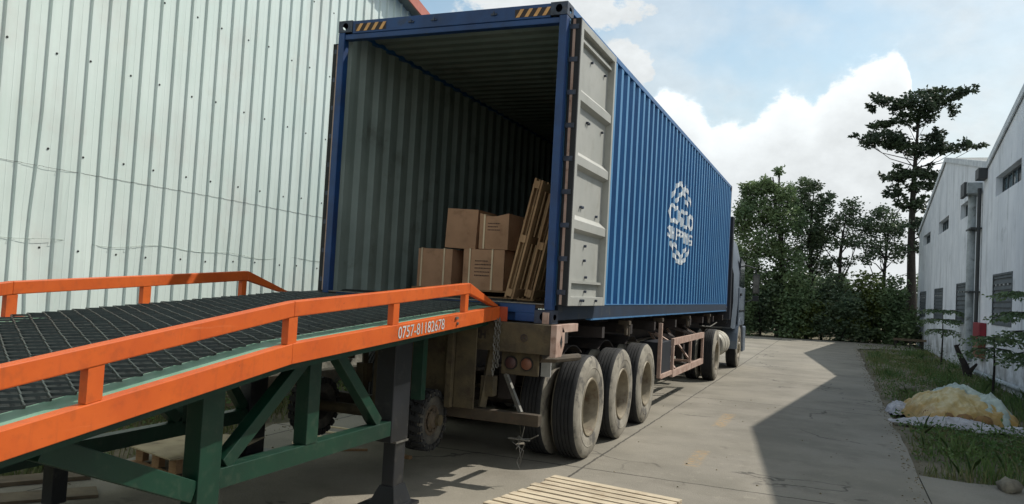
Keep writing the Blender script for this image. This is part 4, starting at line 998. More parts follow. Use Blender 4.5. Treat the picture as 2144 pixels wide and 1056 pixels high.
# ------------------------------------------------------------------ cargo inside the container
ZF = ZB+.167
def carton(x0, x1, y0, y1, z0, z1, label, straps=(), prints=None, tilt=0, yaw=0, crumple=0, seed=0):
    c = Vector(((x0+x1)/2, (y0+y1)/2, z0)); t = thing('cardboard_box', tuple(c), label, 'box', 'cardboard boxes inside the container')
    r = random.Random(seed); n = 5; b = MB()
    def P(u, v, w):
        x = x0+(x1-x0)*u; y = y0+(y1-y0)*v; z = z0+(z1-z0)*w
        bulge = .012*math.sin(PI*w)
        x += (u-.5)*2*bulge*math.sin(PI*v); y += (v-.5)*2*bulge*math.sin(PI*u)
        if w > .99: z -= crumple*math.sin(PI*min(1, u*1.1))*(1-.3*v)
        return (x, y, z)
    def face(f):
        vs = [f(i/n, j/n) for i in range(n+1) for j in range(n+1)]; fs = [(i*(n+1)+j, (i+1)*(n+1)+j, (i+1)*(n+1)+j+1, i*(n+1)+j+1) for i in range(n) for j in range(n)]; b.add(vs, fs)
    face(lambda a, c_: P(a, 0, c_)); face(lambda a, c_: P(a, 1, c_)); face(lambda a, c_: P(0, a, c_)); face(lambda a, c_: P(1, a, c_)); face(lambda a, c_: P(a, c_, 1)); face(lambda a, c_: P(a, c_, 0))
    b.build('carton', MT['carton'], t)
    if straps:
        for u in straps:
            m = MB(); x = x0+(x1-x0)*u; q = .014
            cr = crumple*math.sin(PI*min(1, u*1.1))
            m.box(x-.009, x+.009, y0-q-.002, y0-q+.002, z0+.002, z1-cr+.004).box(x-.009, x+.009, y0-q-.002, y1+q, z1-cr+.005, z1-cr+.008).box(x-.009, x+.009, y1+q-.002, y1+q, z0, z1-cr+.004)
            m.build('strap', MT['strap'], t)
    m = MB(); m.box(x0+.001, x1-.001, (y0+y1)/2-.03, (y0+y1)/2+.03, z1-crumple*.0+.0005, z1+.0015) if not crumple else None
    if not crumple: m.build('tape', MT['cartontop'], t)
    if prints:
        m = MB()
        for row in range(prints):
            x = x0+(x1-x0)*.30; z = z1-(z1-z0)*(.3+.09*row)
            while x < x0+(x1-x0)*(.62+.1*r.random()):
                w = r.uniform(.006, .016); m.add([(x, y0-.0135, z), (x+w, y0-.0135, z), (x+w, y0-.0135, z+.012), (x, y0-.0135, z+.012)], [(0, 1, 2, 3)]); x += w+.005
        m.build('print', MT['ink'], t)
    t.rotation_euler = (0, math.radians(tilt), math.radians(yaw))
    return t
carton(-2.09, -1.66, 1.3, 1.85, ZF+.09, 2.09, 'carton at lower left of the stack, two cream straps and no print', (.12, .78), seed=1)
carton(-1.52, -1.03, 1.3, 1.95, ZF+.09, 2.10, 'carton at lower right of the stack, printed front between two straps', (.17, .72), 5, seed=2)
carton(-1.775, -1.40, 1.32, 1.85, 2.105, 2.545, 'plain carton without straps on top of the stack, upper left', (), seed=3, tilt=2, yaw=1)
carton(-1.345, -1.0, 1.3, 1.8, 2.105, 2.50, 'crumpled carton with one strap on top of the stack, beside the plain one', (.18,), 3, crumple=.035, seed=4)
carton(-.96, -.62, 1.55, 2.1, ZF+.09, 2.10, 'carton half hidden behind the leaning pallets at floor level', (.3,), seed=5)
carton(-.95, -.64, 1.6, 2.1, 2.105, 2.46, 'small carton on top of the stack just left of the leaning pallets', (.3,), seed=6)
k = 0
deep = ['leftmost', 'second', 'third', 'rightmost']
for i in range(4):
    for j, lv in enumerate(('floor', 'second', 'third', 'top')):
        x0 = -2.2+i*.52
        if i == 0 and j > 0: continue
        if i == 1 and j > 1: continue
        if i == 2 and j > 2: continue
        z0 = ZF+.002+j*.47
        carton(x0+.01, x0+.50, 2.35+.04*((i+j) % 2), 3.0, z0, z0+.462, '%s column of dim cartons deep in the container, %s box' % (deep[i], lv), seed=10+k); k += 1
def pallet(name, label, L_, W_, H_, nsl, m, loc, rot, slat_w=.075, thick=.018, group=None):
    t = thing(name, (0, 0, 0), label, 'pallet', group)
    r = random.Random(hash(label) % 1000)
    for i in range(nsl):
        y = -W_/2+slat_w/2+(W_-slat_w)*i/(nsl-1); b = MB(); dz = r.uniform(-.002, .002); e0, e1 = r.uniform(-.02, .02), r.uniform(-.02, .02)
        b.hexa([(-L_/2+e0, y-slat_w/2, H_-thick+dz), (L_/2+e1, y-slat_w/2, H_-thick+dz), (L_/2+e1, y+slat_w/2, H_-thick), (-L_/2+e0, y+slat_w/2, H_-thick), (-L_/2+e0, y-slat_w/2, H_+dz), (L_/2+e1, y-slat_w/2, H_+dz), (L_/2+e1, y+slat_w/2, H_), (-L_/2+e0, y+slat_w/2, H_)])
        b.build('slat', m, t)
    for x in (-L_/2+.05, 0, L_/2-.05):
        b = MB(); b.box(x-.035, x+.035, -W_/2, W_/2, .02, H_-thick-.002); b.build('bearer', m, t)
    for y in (-W_/2+.05, 0, W_/2-.05):
        b = MB(); b.box(-L_/2, L_/2, y-.04, y+.04, 0, .019); b.build('bottom_board', m, t)
    t.location = loc; t.rotation_euler = rot
    return t
pallet('wooden_pallet', 'low wooden pallet under the strapped cartons in the container', 1.5, .9, .088, 7, MT['wood'], (-1.42, 1.75, ZF+.001), (0, 0, 0), group='wooden pallets')
# two pallets leaning on the right inner wall: length upright, faces tilted
def lean(label, xb, xt, y, h, m):
    a = math.atan2(xt-xb, h)
    t = pallet('wooden_pallet', label, h/math.cos(a), .86, .085, 8, m, ((xb+xt)/2, y, ZF+h/2+.03), (0, 0, 0), .07, group='wooden pallets')
    # local x -> up, local z -> -X
    up = Vector((math.sin(a), 0, math.cos(a))); out = Vector((-math.cos(a), 0, math.sin(a))); yy = out.cross(up)
    R_ = Matrix((up, yy, out)).transposed(); t.rotation_euler = R_.to_euler()
    return t
lean('slatted pallet leaning upright by the door post, the one nearer the cartons', -.50, -.255, .72, 1.12, MT['wood'])
lean('slatted pallet leaning upright hard against the right inner container wall', -.335, -.12, .80, 1.0, MT['wood'])

# ------------------------------------------------------------------ pallets and boards on the ground
p = pallet('wooden_pallet', 'sun-bleached slatted pallet lying on the concrete at the bottom edge', 1.13, 1.15, .11, 10, MT['woodpale'], (.61, -.70, 0.002), (0, 0, math.radians(-9)), .085, group='wooden pallets')
t = thing('wooden_pallet', (-3.0, -1.0, 0), 'pallet topped with a plywood sheet on the ground behind the ramp legs', 'pallet', 'wooden pallets')
b = MB(); b.prism([(-3.35, -1.42), (-3.38, -.72), (-2.66, -.45), (-2.42, -1.18), (-2.64, -1.62)], 'z', .15, .162); b.build('plywood_top', MT['ply'], t)
for q in ((-3.26, -1.36), (-2.70, -1.54), (-2.52, -1.18), (-3.3, -.8), (-2.75, -.55), (-2.98, -1.45)):
    b = MB(); b.box(q[0]-.03, q[0]+.05, q[1], q[1]+.07, .02, .149); b.build('block', MT['wood'], t)
b = MB(); b.hexa([(-3.32, -1.40, 0), (-2.62, -1.62, 0), (-2.60, -1.54, 0), (-3.30, -1.32, 0), (-3.32, -1.40, .02), (-2.62, -1.62, .02), (-2.60, -1.54, .02), (-3.30, -1.32, .02)]); b.build('bottom_board', MT['wood'], t)
def plank(a, c, w, h, label, m=MT['woodold'], z=.0, name='plank', cat='plank'):
    b = MB(); b.beam((a[0], a[1], z+h/2), (c[0], c[1], z+h/2), w, h); return tag(b.build(name, m), label, cat)
plank((-3.75, -2.75), (-3.2, -1.9), .22, .03, 'greenish weathered board on the ground at the lower left', z=.003)
plank((-3.35, -3.0), (-2.75, -2.2), .26, .02, 'wide dull board in the bottom left corner of the yard', z=.003)
plank((-2.55, -.3), (-2.2, -1.0), .02, .02, 'thin pale stick beyond the green lower chord', MT['wood'], name='stick', cat='stick')
plank((-2.35, -.05), (-1.95, .25), .03, .02, 'short pale stick by the far ramp leg', MT['wood'], name='stick', cat='stick')
plank((-1.62, .22), (-1.42, .18), .045, .03, 'small yellowish stub of wood under the ramp nose', MT['wood'], name='stick', cat='stick')
plank((-4.2, 1.0), (-4.0, 4.6), .16, .16, 'thick old timber lying along the foot of the metal wall', z=.28, name='timber', cat='timber')
plank((-4.4, .9), (-3.9, 1.0), .12, .27, 'stub of timber propping the near end of the long timber', name='timber', cat='timber')
plank((-4.3, 4.4), (-3.8, 4.5), .12, .27, 'stub of timber propping the far end of the long timber', name='timber', cat='timber')
b = MB(); b.box(-4.02, -3.74, -1.85, -1.62, 0, .16); b.box(-3.98, -3.78, -1.82, -1.66, .161, .2); tag(b.build('foam_block', MT['foam'], bevel=.02), 'broken white foam block on the ground at lower left', 'foam block')
b = MB()
for k in range(4):
    pts = [(-2.5+.22*math.cos(a)*(1+.1*k), .1+.12*k+.14*math.sin(a), .02+.03*k) for a in np.linspace(0, 5, 14)]; b.tube(pts, .010, 6)
tag(b.build('strap_tangle', MT['strap']), 'tangle of discarded cream strapping on the ground behind the ramp', 'strapping')
def rock(x, y, z, rx, ry, rz, label, seed, m=MT['rock'], name='stone'):
    r = random.Random(seed); b = MB(); vs = []; n = 12; mm = 7
    for i in range(mm+1):
        for k in range(n):
            th = PI*i/mm; ph = 2*PI*k/n; q = 1+.18*math.sin(3*ph+seed)+.12*math.sin(5*th+2*ph+seed*2)+r.uniform(-.06, .06)
            if i in (0, mm): q = 1
            vs.append((x+rx*q*math.sin(th)*math.cos(ph), y+ry*q*math.sin(th)*math.sin(ph), z+rz*q*math.cos(th)))
    b.add(vs, [(i*n+k, i*n+(k+1) % n, (i+1)*n+(k+1) % n, (i+1)*n+k) for i in range(mm) for k in range(n)])
    return tag(b.build(name, m, None, 2), label, 'stone')
rock(3.93, 2.45, .03, .10, .13, .085, 'pale lump of rock at the lower right corner on the grass edge', 1)
rock(3.75, 12.0, .02, .16, .2, .08, 'flat pale stone in the grass beyond the tarpaulin heap', 2)
rock(3.6, 17.0, .02, .12, .16, .07, 'small pale stone by the road edge further up', 3)
rock(5.15, 7.3, .03, .12, .14, .1, 'dark brown stone at the right end of the tarpaulin heap', 4)

# ------------------------------------------------------------------ tarpaulin heap
def drape(name, m, parent, cx, cy, rx, ry, h, seed, z0=0., fold=.035, base=lambda x, y: 0., nx=84, ny=70, pw=1.3, rot=0., flat=.0):
    r = random.Random(seed); ph = [r.uniform(0, 6.28) for _ in range(12)]
    def ns(x, y):
        v = 0
        for i, (f, am) in enumerate(((1.7, .5), (3.3, .36), (6.5, .22), (12.5, .10))): v += (1-min(1, abs(mnoise(Vector((x*f+ph[i], y*f*1.25, ph[i+5]))))*2.6))**1.6*am
        return v
    vs = []; keep = {}
    b = MB(); ca, sa = math.cos(rot), math.sin(rot)
    for i in range(nx+1):
        for j in range(ny+1):
            u = -1+2*i/nx; v = -1+2*j/ny; rad = math.hypot(u, v)
            ang = math.atan2(v, u); lim = 1+.12*math.sin(3*ang+ph[0])+.08*math.sin(7*ang+ph[1])
            if rad > 1e-6: s_ = min(1, max(abs(u), abs(v))/rad*1.0); 
            else: s_ = 1
            uu, vv = u*s_*lim, v*s_*lim; q = math.hypot(uu/lim, vv/lim)
            x = cx+(uu*ca-vv*sa)*rx; y = cy+(uu*sa+vv*ca)*ry
            z = z0+base(x, y)+h*max(0, 1-q**pw)**.75+fold*(ns(x*1.4, y*1.4)-.5)*(1-.3*q)+fold*.45*q*(1-q*.6)*(abs(math.sin(4.5*ang+ph[2]+1.2*math.sin(5*q)))-.5)+flat
            vs.append((x, y, max(z, z0+.004+base(x, y)*.0-.03*(q > .97))))
    b.add(vs, [(i*(ny+1)+j, (i+1)*(ny+1)+j, (i+1)*(ny+1)+j+1, i*(ny+1)+j+1) for i in range(nx) for j in range(ny)])
    o = b.build(name, m, parent, 2)
    return o
def build_heap():
    t = thing('tarpaulin_heap', (4.1, 7.9, 0), 'heap covered by crumpled yellow, pale blue and white tarpaulins on the verge', 'tarpaulin heap')
    drape('yellow_tarp', MT['tarpy'], t, 4.08, 7.9, .80, 1.05, .42, 3, fold=.15, pw=1.6)
    drape('pale_tarp', MT['tarpb'], t, 4.22, 8.45, .62, .55, .48, 8, fold=.12, pw=1.8, rot=.2)
    drape('pale_tarp', MT['tarpb'], t, 4.62, 8.0, .30, .7, .40, 9, fold=.12, pw=1.8)
    drape('white_sheet', MT['tarpw'], t, 3.36, 8.2, .22, .75, .15, 11, fold=.08, pw=1.5, rot=.1)
    drape('white_sheet', MT['tarpw'], t, 4.0, 6.75, .85, .25, .14, 12, fold=.06, pw=1.5, rot=.12)
    drape('white_sheet', MT['tarpw'], t, 4.85, 6.9, .30, .22, .07, 13, fold=.05, pw=1.5)
    for i, (x, y) in enumerate(((3.9, 7.05), (4.15, 7.0), (4.4, 6.98), (3.7, 7.15))):
        b = MB(); r = random.Random(i); n = 10; vs = []
        for a in range(6):
            for k in range(n):
                th = PI*a/5; ph = 2*PI*k/n; q = 1+r.uniform(-.1, .1); vs.append((x+.13*q*math.sin(th)*math.cos(ph), y+.09*q*math.sin(th)*math.sin(ph), .09+.09*q*math.cos(th)))
        b.add(vs, [(a*n+k, a*n+(k+1) % n, (a+1)*n+(k+1) % n, (a+1)*n+k) for a in range(5) for k in range(n)]); b.build('sand_lump', mat('sand_brown', s(150, 116, 72), s(120, 90, 56), .9, scale=8) if i == 0 else bpy.data.materials['sand_brown'], t, 2)
build_heap()

# ------------------------------------------------------------------ vegetation
def leaf_mesh(name, pts, size, m, parent=None, seed=0, droop=.0, aspect=.5, label=None):
    rs = np.random.RandomState(seed); P = np.array(pts, float); n = len(P)
    d = rs.normal(size=(n, 3)); d[:, 2] = d[:, 2]*.5-droop; d /= np.linalg.norm(d, axis=1)[:, None]
    q = rs.normal(size=(n, 3)); q[:, 2] *= .5; a = np.cross(d, q); a /= (np.linalg.norm(a, axis=1)[:, None]+1e-9)
    sz = size*rs.uniform(.6, 1.3, (n, 1)); nb = np.cross(d, a)*.18*sz
    v = np.empty((n, 4, 3)); v[:, 0] = P; v[:, 1] = P+d*sz*.5+a*sz*aspect*.5+nb; v[:, 2] = P+d*sz; v[:, 3] = P+d*sz*.5-a*sz*aspect*.5+nb
    o0 = OFF.get(parent.name, Vector((0, 0, 0))) if parent else Vector((0, 0, 0))
    v = v.reshape(-1, 3)-np.array(o0)
    me = bpy.data.meshes.new(name); me.vertices.add(4*n); me.vertices.foreach_set('co', v.ravel())
    me.loops.add(4*n); me.loops.foreach_set('vertex_index', np.arange(4*n)); me.polygons.add(n); me.polygons.foreach_set('loop_start', np.arange(0, 4*n, 4)); me.polygons.foreach_set('loop_total', np.full(n, 4))
    me.materials.append(m); me.update(calc_edges=True)
    o = bpy.data.objects.new(name, me); COL.objects.link(o)
    if parent: o.parent = parent
    return o
def clump_pts(c, r, n, rs, sub=None, tight=.16):
    sub = sub or max(3, n//16)
    cs = rs.normal(size=(sub, 3)); cs /= np.linalg.norm(cs, axis=1)[:, None]; cs *= rs.uniform(.25, 1, (sub, 1))**.6
    idx = rs.randint(0, sub, n); p = cs[idx]+rs.normal(size=(n, 3))*tight
    return np.array(c)+p*np.array(r)
def tree(name, base, clumps, label, cat, mleaf, seed, lsize=.2, limbf=(.55, .85), nlimb=999, limbk=.5, dens=1., trunk_r=.16, top=None, group=None, droop=.1, tight=.16, limbs=True, lean_=(0, 0), bare=0):
    """clumps: (centre, radii, leaf count)"""
    rs = np.random.RandomState(seed); r = random.Random(seed)
    t = thing(name, base, label, cat, group); b = MB(); B = Vector(base)
    zt = top or max(c[0][2] for c in clumps)
    cm = Vector(np.mean([c[0] for c in clumps], axis=0)); 
    K = 9; path = []
    for i in range(K+1):
        f = i/K; path.append(B+Vector((lean_[0]*f+(cm.x-B.x)*f*f*.6+.10*math.sin(f*5+seed), lean_[1]*f+.1*math.cos(f*4+seed), (zt-B.z)*f*.96)))
    b.tube(path, [trunk_r*(1.15 if i == 0 else 1)*(1-.86*i/K) for i in range(K+1)], 9)
    if limbs:
        for (c, rad, n) in clumps[:nlimb]:
            c = Vector(c); f = min(.92, max(.22, (c.z-B.z)/(zt-B.z)*r.uniform(*limbf))); j = f*K; i0 = int(j); p0 = path[i0].lerp(path[min(K, i0+1)], j-i0)
            mid = p0.lerp(c, .5)+Vector((r.uniform(-.1, .1), r.uniform(-.1, .1), -.08*(c-p0).length)); r0 = trunk_r*(1-.86*f)*limbk
            b.tube([p0, mid, c], [r0, r0*.6, r0*.25], 6)
            for _ in range(5):
                e = c+Vector((rad[0]*r.uniform(-.8, .8), rad[1]*r.uniform(-.8, .8), rad[2]*r.uniform(-.5, .8))); b.tube([mid.lerp(c, r.uniform(.2, 1)), c.lerp(e, .5), e], [r0*.3, r0*.18, .006], 4)
    for _ in range(bare):
        f = r.uniform(.3, .95); j = f*K; p0 = path[int(j)]; e = p0+Vector((r.uniform(-1, 1)*1.4, r.uniform(-.6, .6), r.uniform(.4, 1.6))); b.tube([p0, p0.lerp(e, .5)+Vector((r.uniform(-.15, .15), 0, .1)), e], [trunk_r*.25, trunk_r*.14, .008], 5)
    b.build('trunk', MT['bark'], t, True)
    pts = np.concatenate([clump_pts(c, rad, int(n*dens), rs, tight=tight) for (c, rad, n) in clumps])
    leaf_mesh('crown', pts, lsize, mleaf, t, seed, droop)
    return t
def build_trees():
    def C(px, py, Y, rpx, rpy, n, dY=None):   # a clump given where it stands on the depth plane Y
        p = at(px, py, Y); k = (p-CP).length/FPX
        return ((p.x, Y+(dY or 0), p.z), (rpx*k*.88, rpx*k*.8, rpy*k*.85), n)
    # tall tiered tree
    Y = 38
    cl = [C(1925, 215, Y, 48, 34, 1500), C(1868, 215, Y, 40, 17, 800), C(1895, 250, Y, 30, 22, 600), C(1945, 240, Y, 24, 26, 500), C(1980, 208, Y, 26, 14, 360), C(2012, 190, Y, 28, 11, 360), C(1950, 192, Y, 20, 12, 260), C(1845, 204, Y, 20, 8, 200),
          C(1850, 288, Y, 46, 20, 1000), C(1880, 304, Y, 34, 20, 650), C(1838, 264, Y, 26, 12, 320), C(1820, 300, Y, 22, 16, 260), C(1925, 315, Y, 40, 26, 1000), C(1955, 288, Y, 24, 18, 420), C(1985, 312, Y, 34, 18, 520), C(2020, 305, Y, 26, 12, 280), C(2054, 303, Y, 20, 6, 120), C(1786, 284, Y, 9, 4, 36),
          C(1880, 372, Y, 32, 18, 620), C(1912, 362, Y, 32, 16, 620), C(1948, 366, Y, 26, 18, 450), C(1874, 404, Y, 22, 14, 340), C(1925, 392, Y, 30, 18, 480), C(1900, 425, Y, 26, 18, 400), C(1935, 430, Y, 34, 24, 560), C(1918, 470, Y, 26, 20, 360), C(1945, 480, Y, 26, 34, 420), C(1925, 520, Y, 18, 22, 200)]
    rj = random.Random(77); more = []
    for c, r_, n in cl:      # ragged outer sprays round every tier
        for _ in range(4 if n > 300 else 2):
            a = rj.uniform(0, 2*PI); q = rj.uniform(.8, 1.25)
            more.append(((c[0]+math.cos(a)*r_[0]*q, c[1]+math.sin(a)*r_[1]*q, c[2]+rj.uniform(-.7, .9)*r_[2]), (r_[0]*.3, r_[1]*.3, r_[2]*rj.uniform(.3, .6)), max(14, n//12)))
    cl = [(c, (r_[0]*.9, r_[1]*.9, r_[2]*.64), int(n*.56)) for c, r_, n in cl]; trunkcl = cl; cl = cl+more
    base = at(1905, 718, Y); base.z = -.05
    tp = at(1922, 200, Y)
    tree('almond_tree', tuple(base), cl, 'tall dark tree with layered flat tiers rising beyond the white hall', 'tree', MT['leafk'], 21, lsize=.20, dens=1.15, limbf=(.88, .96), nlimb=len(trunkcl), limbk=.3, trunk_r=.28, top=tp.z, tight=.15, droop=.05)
    Y = 34
    def T(name, bx, Y, cl, label, m, seed, **k):
        b_ = at(bx, 700, Y); return tree(name, (b_.x, Y, -.05), cl, label, 'tree', m, seed, **k)
    g = 'trees beyond the end of the yard'
    T('broadleaf_tree', 1632, 34, [C(1632, 358, 34, 14, 12, 110), C(1600, 392, 34, 30, 22, 700), C(1585, 440, 34, 45, 36, 1300), C(1570, 400, 34, 22, 22, 420), C(1640, 410, 34, 30, 28, 700), C(1645, 460, 34, 45, 40, 1300), C(1556, 470, 34, 26, 50, 800), C(1600, 510, 34, 50, 40, 1300), C(1560, 560, 34, 28, 40, 700), C(1650, 545, 34, 40, 40, 900), C(1610, 590, 34, 45, 40, 900)],
      'broad green tree standing just beyond the truck cab', MT['leafm'], 31, lsize=.165, dens=1.75, trunk_r=.2, group=g)
    T('broadleaf_tree', 1690, 36, [C(1690, 392, 36, 30, 20, 620), C(1676, 428, 36, 34, 24, 700), C(1732, 412, 36, 20, 14, 200), C(1712, 440, 36, 30, 26, 600), C(1690, 480, 36, 38, 30, 800), C(1724, 500, 36, 34, 30, 700), C(1685, 530, 36, 34, 36, 600), C(1745, 470, 36, 14, 22, 130), C(1720, 560, 36, 30, 24, 360)],
      'dark round-topped tree right of the tree by the truck cab', MT['leafd'], 32, lsize=.16, dens=1.75, trunk_r=.18, group=g)
    T('broadleaf_tree', 1756, 35, [C(1785, 432, 35, 24, 16, 330), C(1772, 458, 35, 26, 18, 330), C(1800, 470, 35, 32, 22, 420), C(1795, 505, 35, 36, 20, 420), C(1760, 505, 35, 20, 16, 160), C(1770, 548, 35, 28, 12, 160), C(1735, 545, 35, 22, 12, 130)],
      'open forked tree with sky showing through its limbs', MT['leafd'], 33, lsize=.15, dens=1.4, trunk_r=.15, group=g, bare=14, tight=.2)
    T('broadleaf_tree', 1852, 35, [C(1850, 445, 35, 28, 16, 420), C(1828, 475, 35, 32, 22, 500), C(1868, 482, 35, 30, 24, 480), C(1850, 520, 35, 40, 24, 560), C(1885, 530, 35, 20, 26, 230), C(1815, 540, 35, 24, 16, 200), C(1880, 470, 35, 22, 22, 160)],
      'open branching tree standing just left of the tall tiered tree', MT['leafd'], 34, lsize=.15, dens=1.4, trunk_r=.15, group=g, bare=14, tight=.2)
    T('broadleaf_tree', 1500, 36, [C(1480, 480, 36, 50, 40, 1200), C(1520, 540, 36, 40, 50, 1200), C(1440, 520, 36, 50, 60, 900)], 'broad tree mostly hidden behind the container', MT['leafm'], 35, lsize=.24, dens=1.2, group=g)
    # shrub belt
    sh = [(1545, 600, 45, 60, 'leafm', 'dark shrub under the tree beside the truck cab'), (1590, 640, 55, 50, 'leafd', 'shrub mass right of the truck mirror'), (1640, 625, 50, 55, 'leafd', 'dense shrub below the broad green tree'),
          (1690, 655, 50, 45, 'leafo', 'olive green shrub at the middle of the undergrowth'), (1725, 630, 48, 52, 'leafd', 'dark bushy shrub below the forked tree'), (1770, 655, 50, 48, 'leafd', 'low dark shrub right of the forked trunk'),
          (1805, 610, 45, 40, 'leafo', 'sunlit olive shrub between the two open trees'), (1830, 660, 52, 46, 'leafd', 'dark shrub below the open branching tree'), (1878, 640, 42, 56, 'leafm', 'shrub at the foot of the tall tiered tree'), (1890, 690, 30, 22, 'leafd', 'low weedy shrub beside the corner of the far white hall'), (1665, 600, 40, 40, 'leafm', 'tall shrub in front of the dark round-topped tree')]
    for i, (px, py, rx, ry, m, lb) in enumerate(sh):
        Y = 33.2+(i*7 % 5)*.35; c0 = C(px, py, Y, rx, ry, 1)
        zmax = c0[0][2]+c0[1][2]; r = random.Random(i); cl = []
        for k in range(7):
            z = .15+(zmax-.3)*((k+.5)/7); cl.append(((c0[0][0]+r.uniform(-.5, .5)*c0[1][0], Y+r.uniform(-.4, .4), z), (c0[1][0]*r.uniform(.6, .95), .7, zmax*.17), 360))
        tree('shrub', (c0[0][0], Y, -.05), cl, lb, 'shrub', MT[m], 50+i, lsize=.17, dens=1.25, trunk_r=.06, group='shrubs of the undergrowth at the end of the yard', tight=.25)
    # far-off mass of foliage behind
    rs = np.random.RandomState(9); pts = np.stack([rs.uniform(-22, 16, 26000), rs.uniform(39.5, 44, 26000), rs.uniform(0, 1, 26000)**1.0*(2.9+.5*np.sin(rs.uniform(0, 1, 26000)*3))], 1)
    pts[:, 2] *= .85+.25*np.sin(pts[:, 0]*1.1)+.12*np.sin(pts[:, 0]*2.9)
    o = leaf_mesh('undergrowth', pts, .34, MT['leafd'], None, 9); tag(o, 'dark mass of undergrowth behind the trees', 'undergrowth', kind='stuff')
    # saplings by the right wall with flat drooping sprays
    def sapling(base, h, tiers, label, seed):
        r = random.Random(seed); rs = np.random.RandomState(seed); t = thing('sapling', base, label, 'sapling', 'saplings along the right wall'); b = MB(); B = Vector(base)
        b.tube([B, B+Vector((.02, 0, h*.5)), B+Vector((0, 0, h))], [.03, .022, .01], 7); pts = []
        for (z, L_, n, dr) in tiers:
            for k in range(n):
                a = 2*PI*(k+r.random()*.5)/n; e = Vector((math.cos(a)*L_, math.sin(a)*L_, -dr)); p0 = B+Vector((0, 0, z)); ps = [p0, p0+e*.5+Vector((0, 0, .07)), p0+e]; b.tube(ps, [.010, .007, .003], 4)
                for f in np.linspace(.3, 1, 11):
                    q = ps[0].lerp(ps[1], f*2) if f < .5 else ps[1].lerp(ps[2], f*2-1)
                    for _ in range(5): pts.append((q.x+rs.normal()*.06, q.y+rs.normal()*.06, q.z-abs(rs.normal())*.035))
        b.build('stem', MT['bark'], t, True); leaf_mesh('foliage', pts, .085, MT['leafm'], t, seed, .35)
    sapling((5.42, 21.5, 0), 1.7, [(1.66, .62, 7, .03), (1.40, .72, 7, .10), (1.10, .6, 6, .16)], 'thin sapling with flat leaf tiers before the far shuttered windows', 1)
    sapling((5.30, 12.0, 0), 1.25, [(1.2, .55, 7, .1), (1.0, .6, 6, .2)], 'thin low sapling right of the red cabinet', 2)
    sapling((5.92-.2, 11.2, 0), 2.2, [(2.1, .6, 8, .05), (1.75, .65, 8, .15), (1.4, .6, 7, .2), (1.0, .5, 6, .25)], 'leafy sapling cut off by the right edge of the photo', 3)
    t = thing('tree_stump', (5.55, 17.5, 0), 'leaning dark broken stump by the wall left of the drain pipe', 'stump')
    b = MB(); b.tube([(5.60, 17.3, -.02), (5.5, 17.3, .3), (5.38, 17.3, .55), (5.28, 17.3, .80)], [.11, .085, .065, .05], 9); b.tube([(5.6, 17.3, .1), (5.75, 17.1, .35)], [.07, .03], 7); b.tube([(5.30, 17.3, .72), (5.36, 17.2, .84)], [.03, .015], 6); b.build('trunk', MT['bark'], t, True)
    t = thing('wooden_rail_fence', (5.2, 30.5, 0), 'short low wooden rail fence at the corner of the far white hall', 'fence')
    for x in (4.7, 5.25, 5.7): b = MB(); b.box(x-.05, x+.05, 30.45, 30.55, -.05, .40); b.build('post', MT['bark'], t)
    b = MB(); b.box(4.6, 5.85, 30.42, 30.449, .32, .42); b.build('rail', MT['woodold'], t)
build_trees()

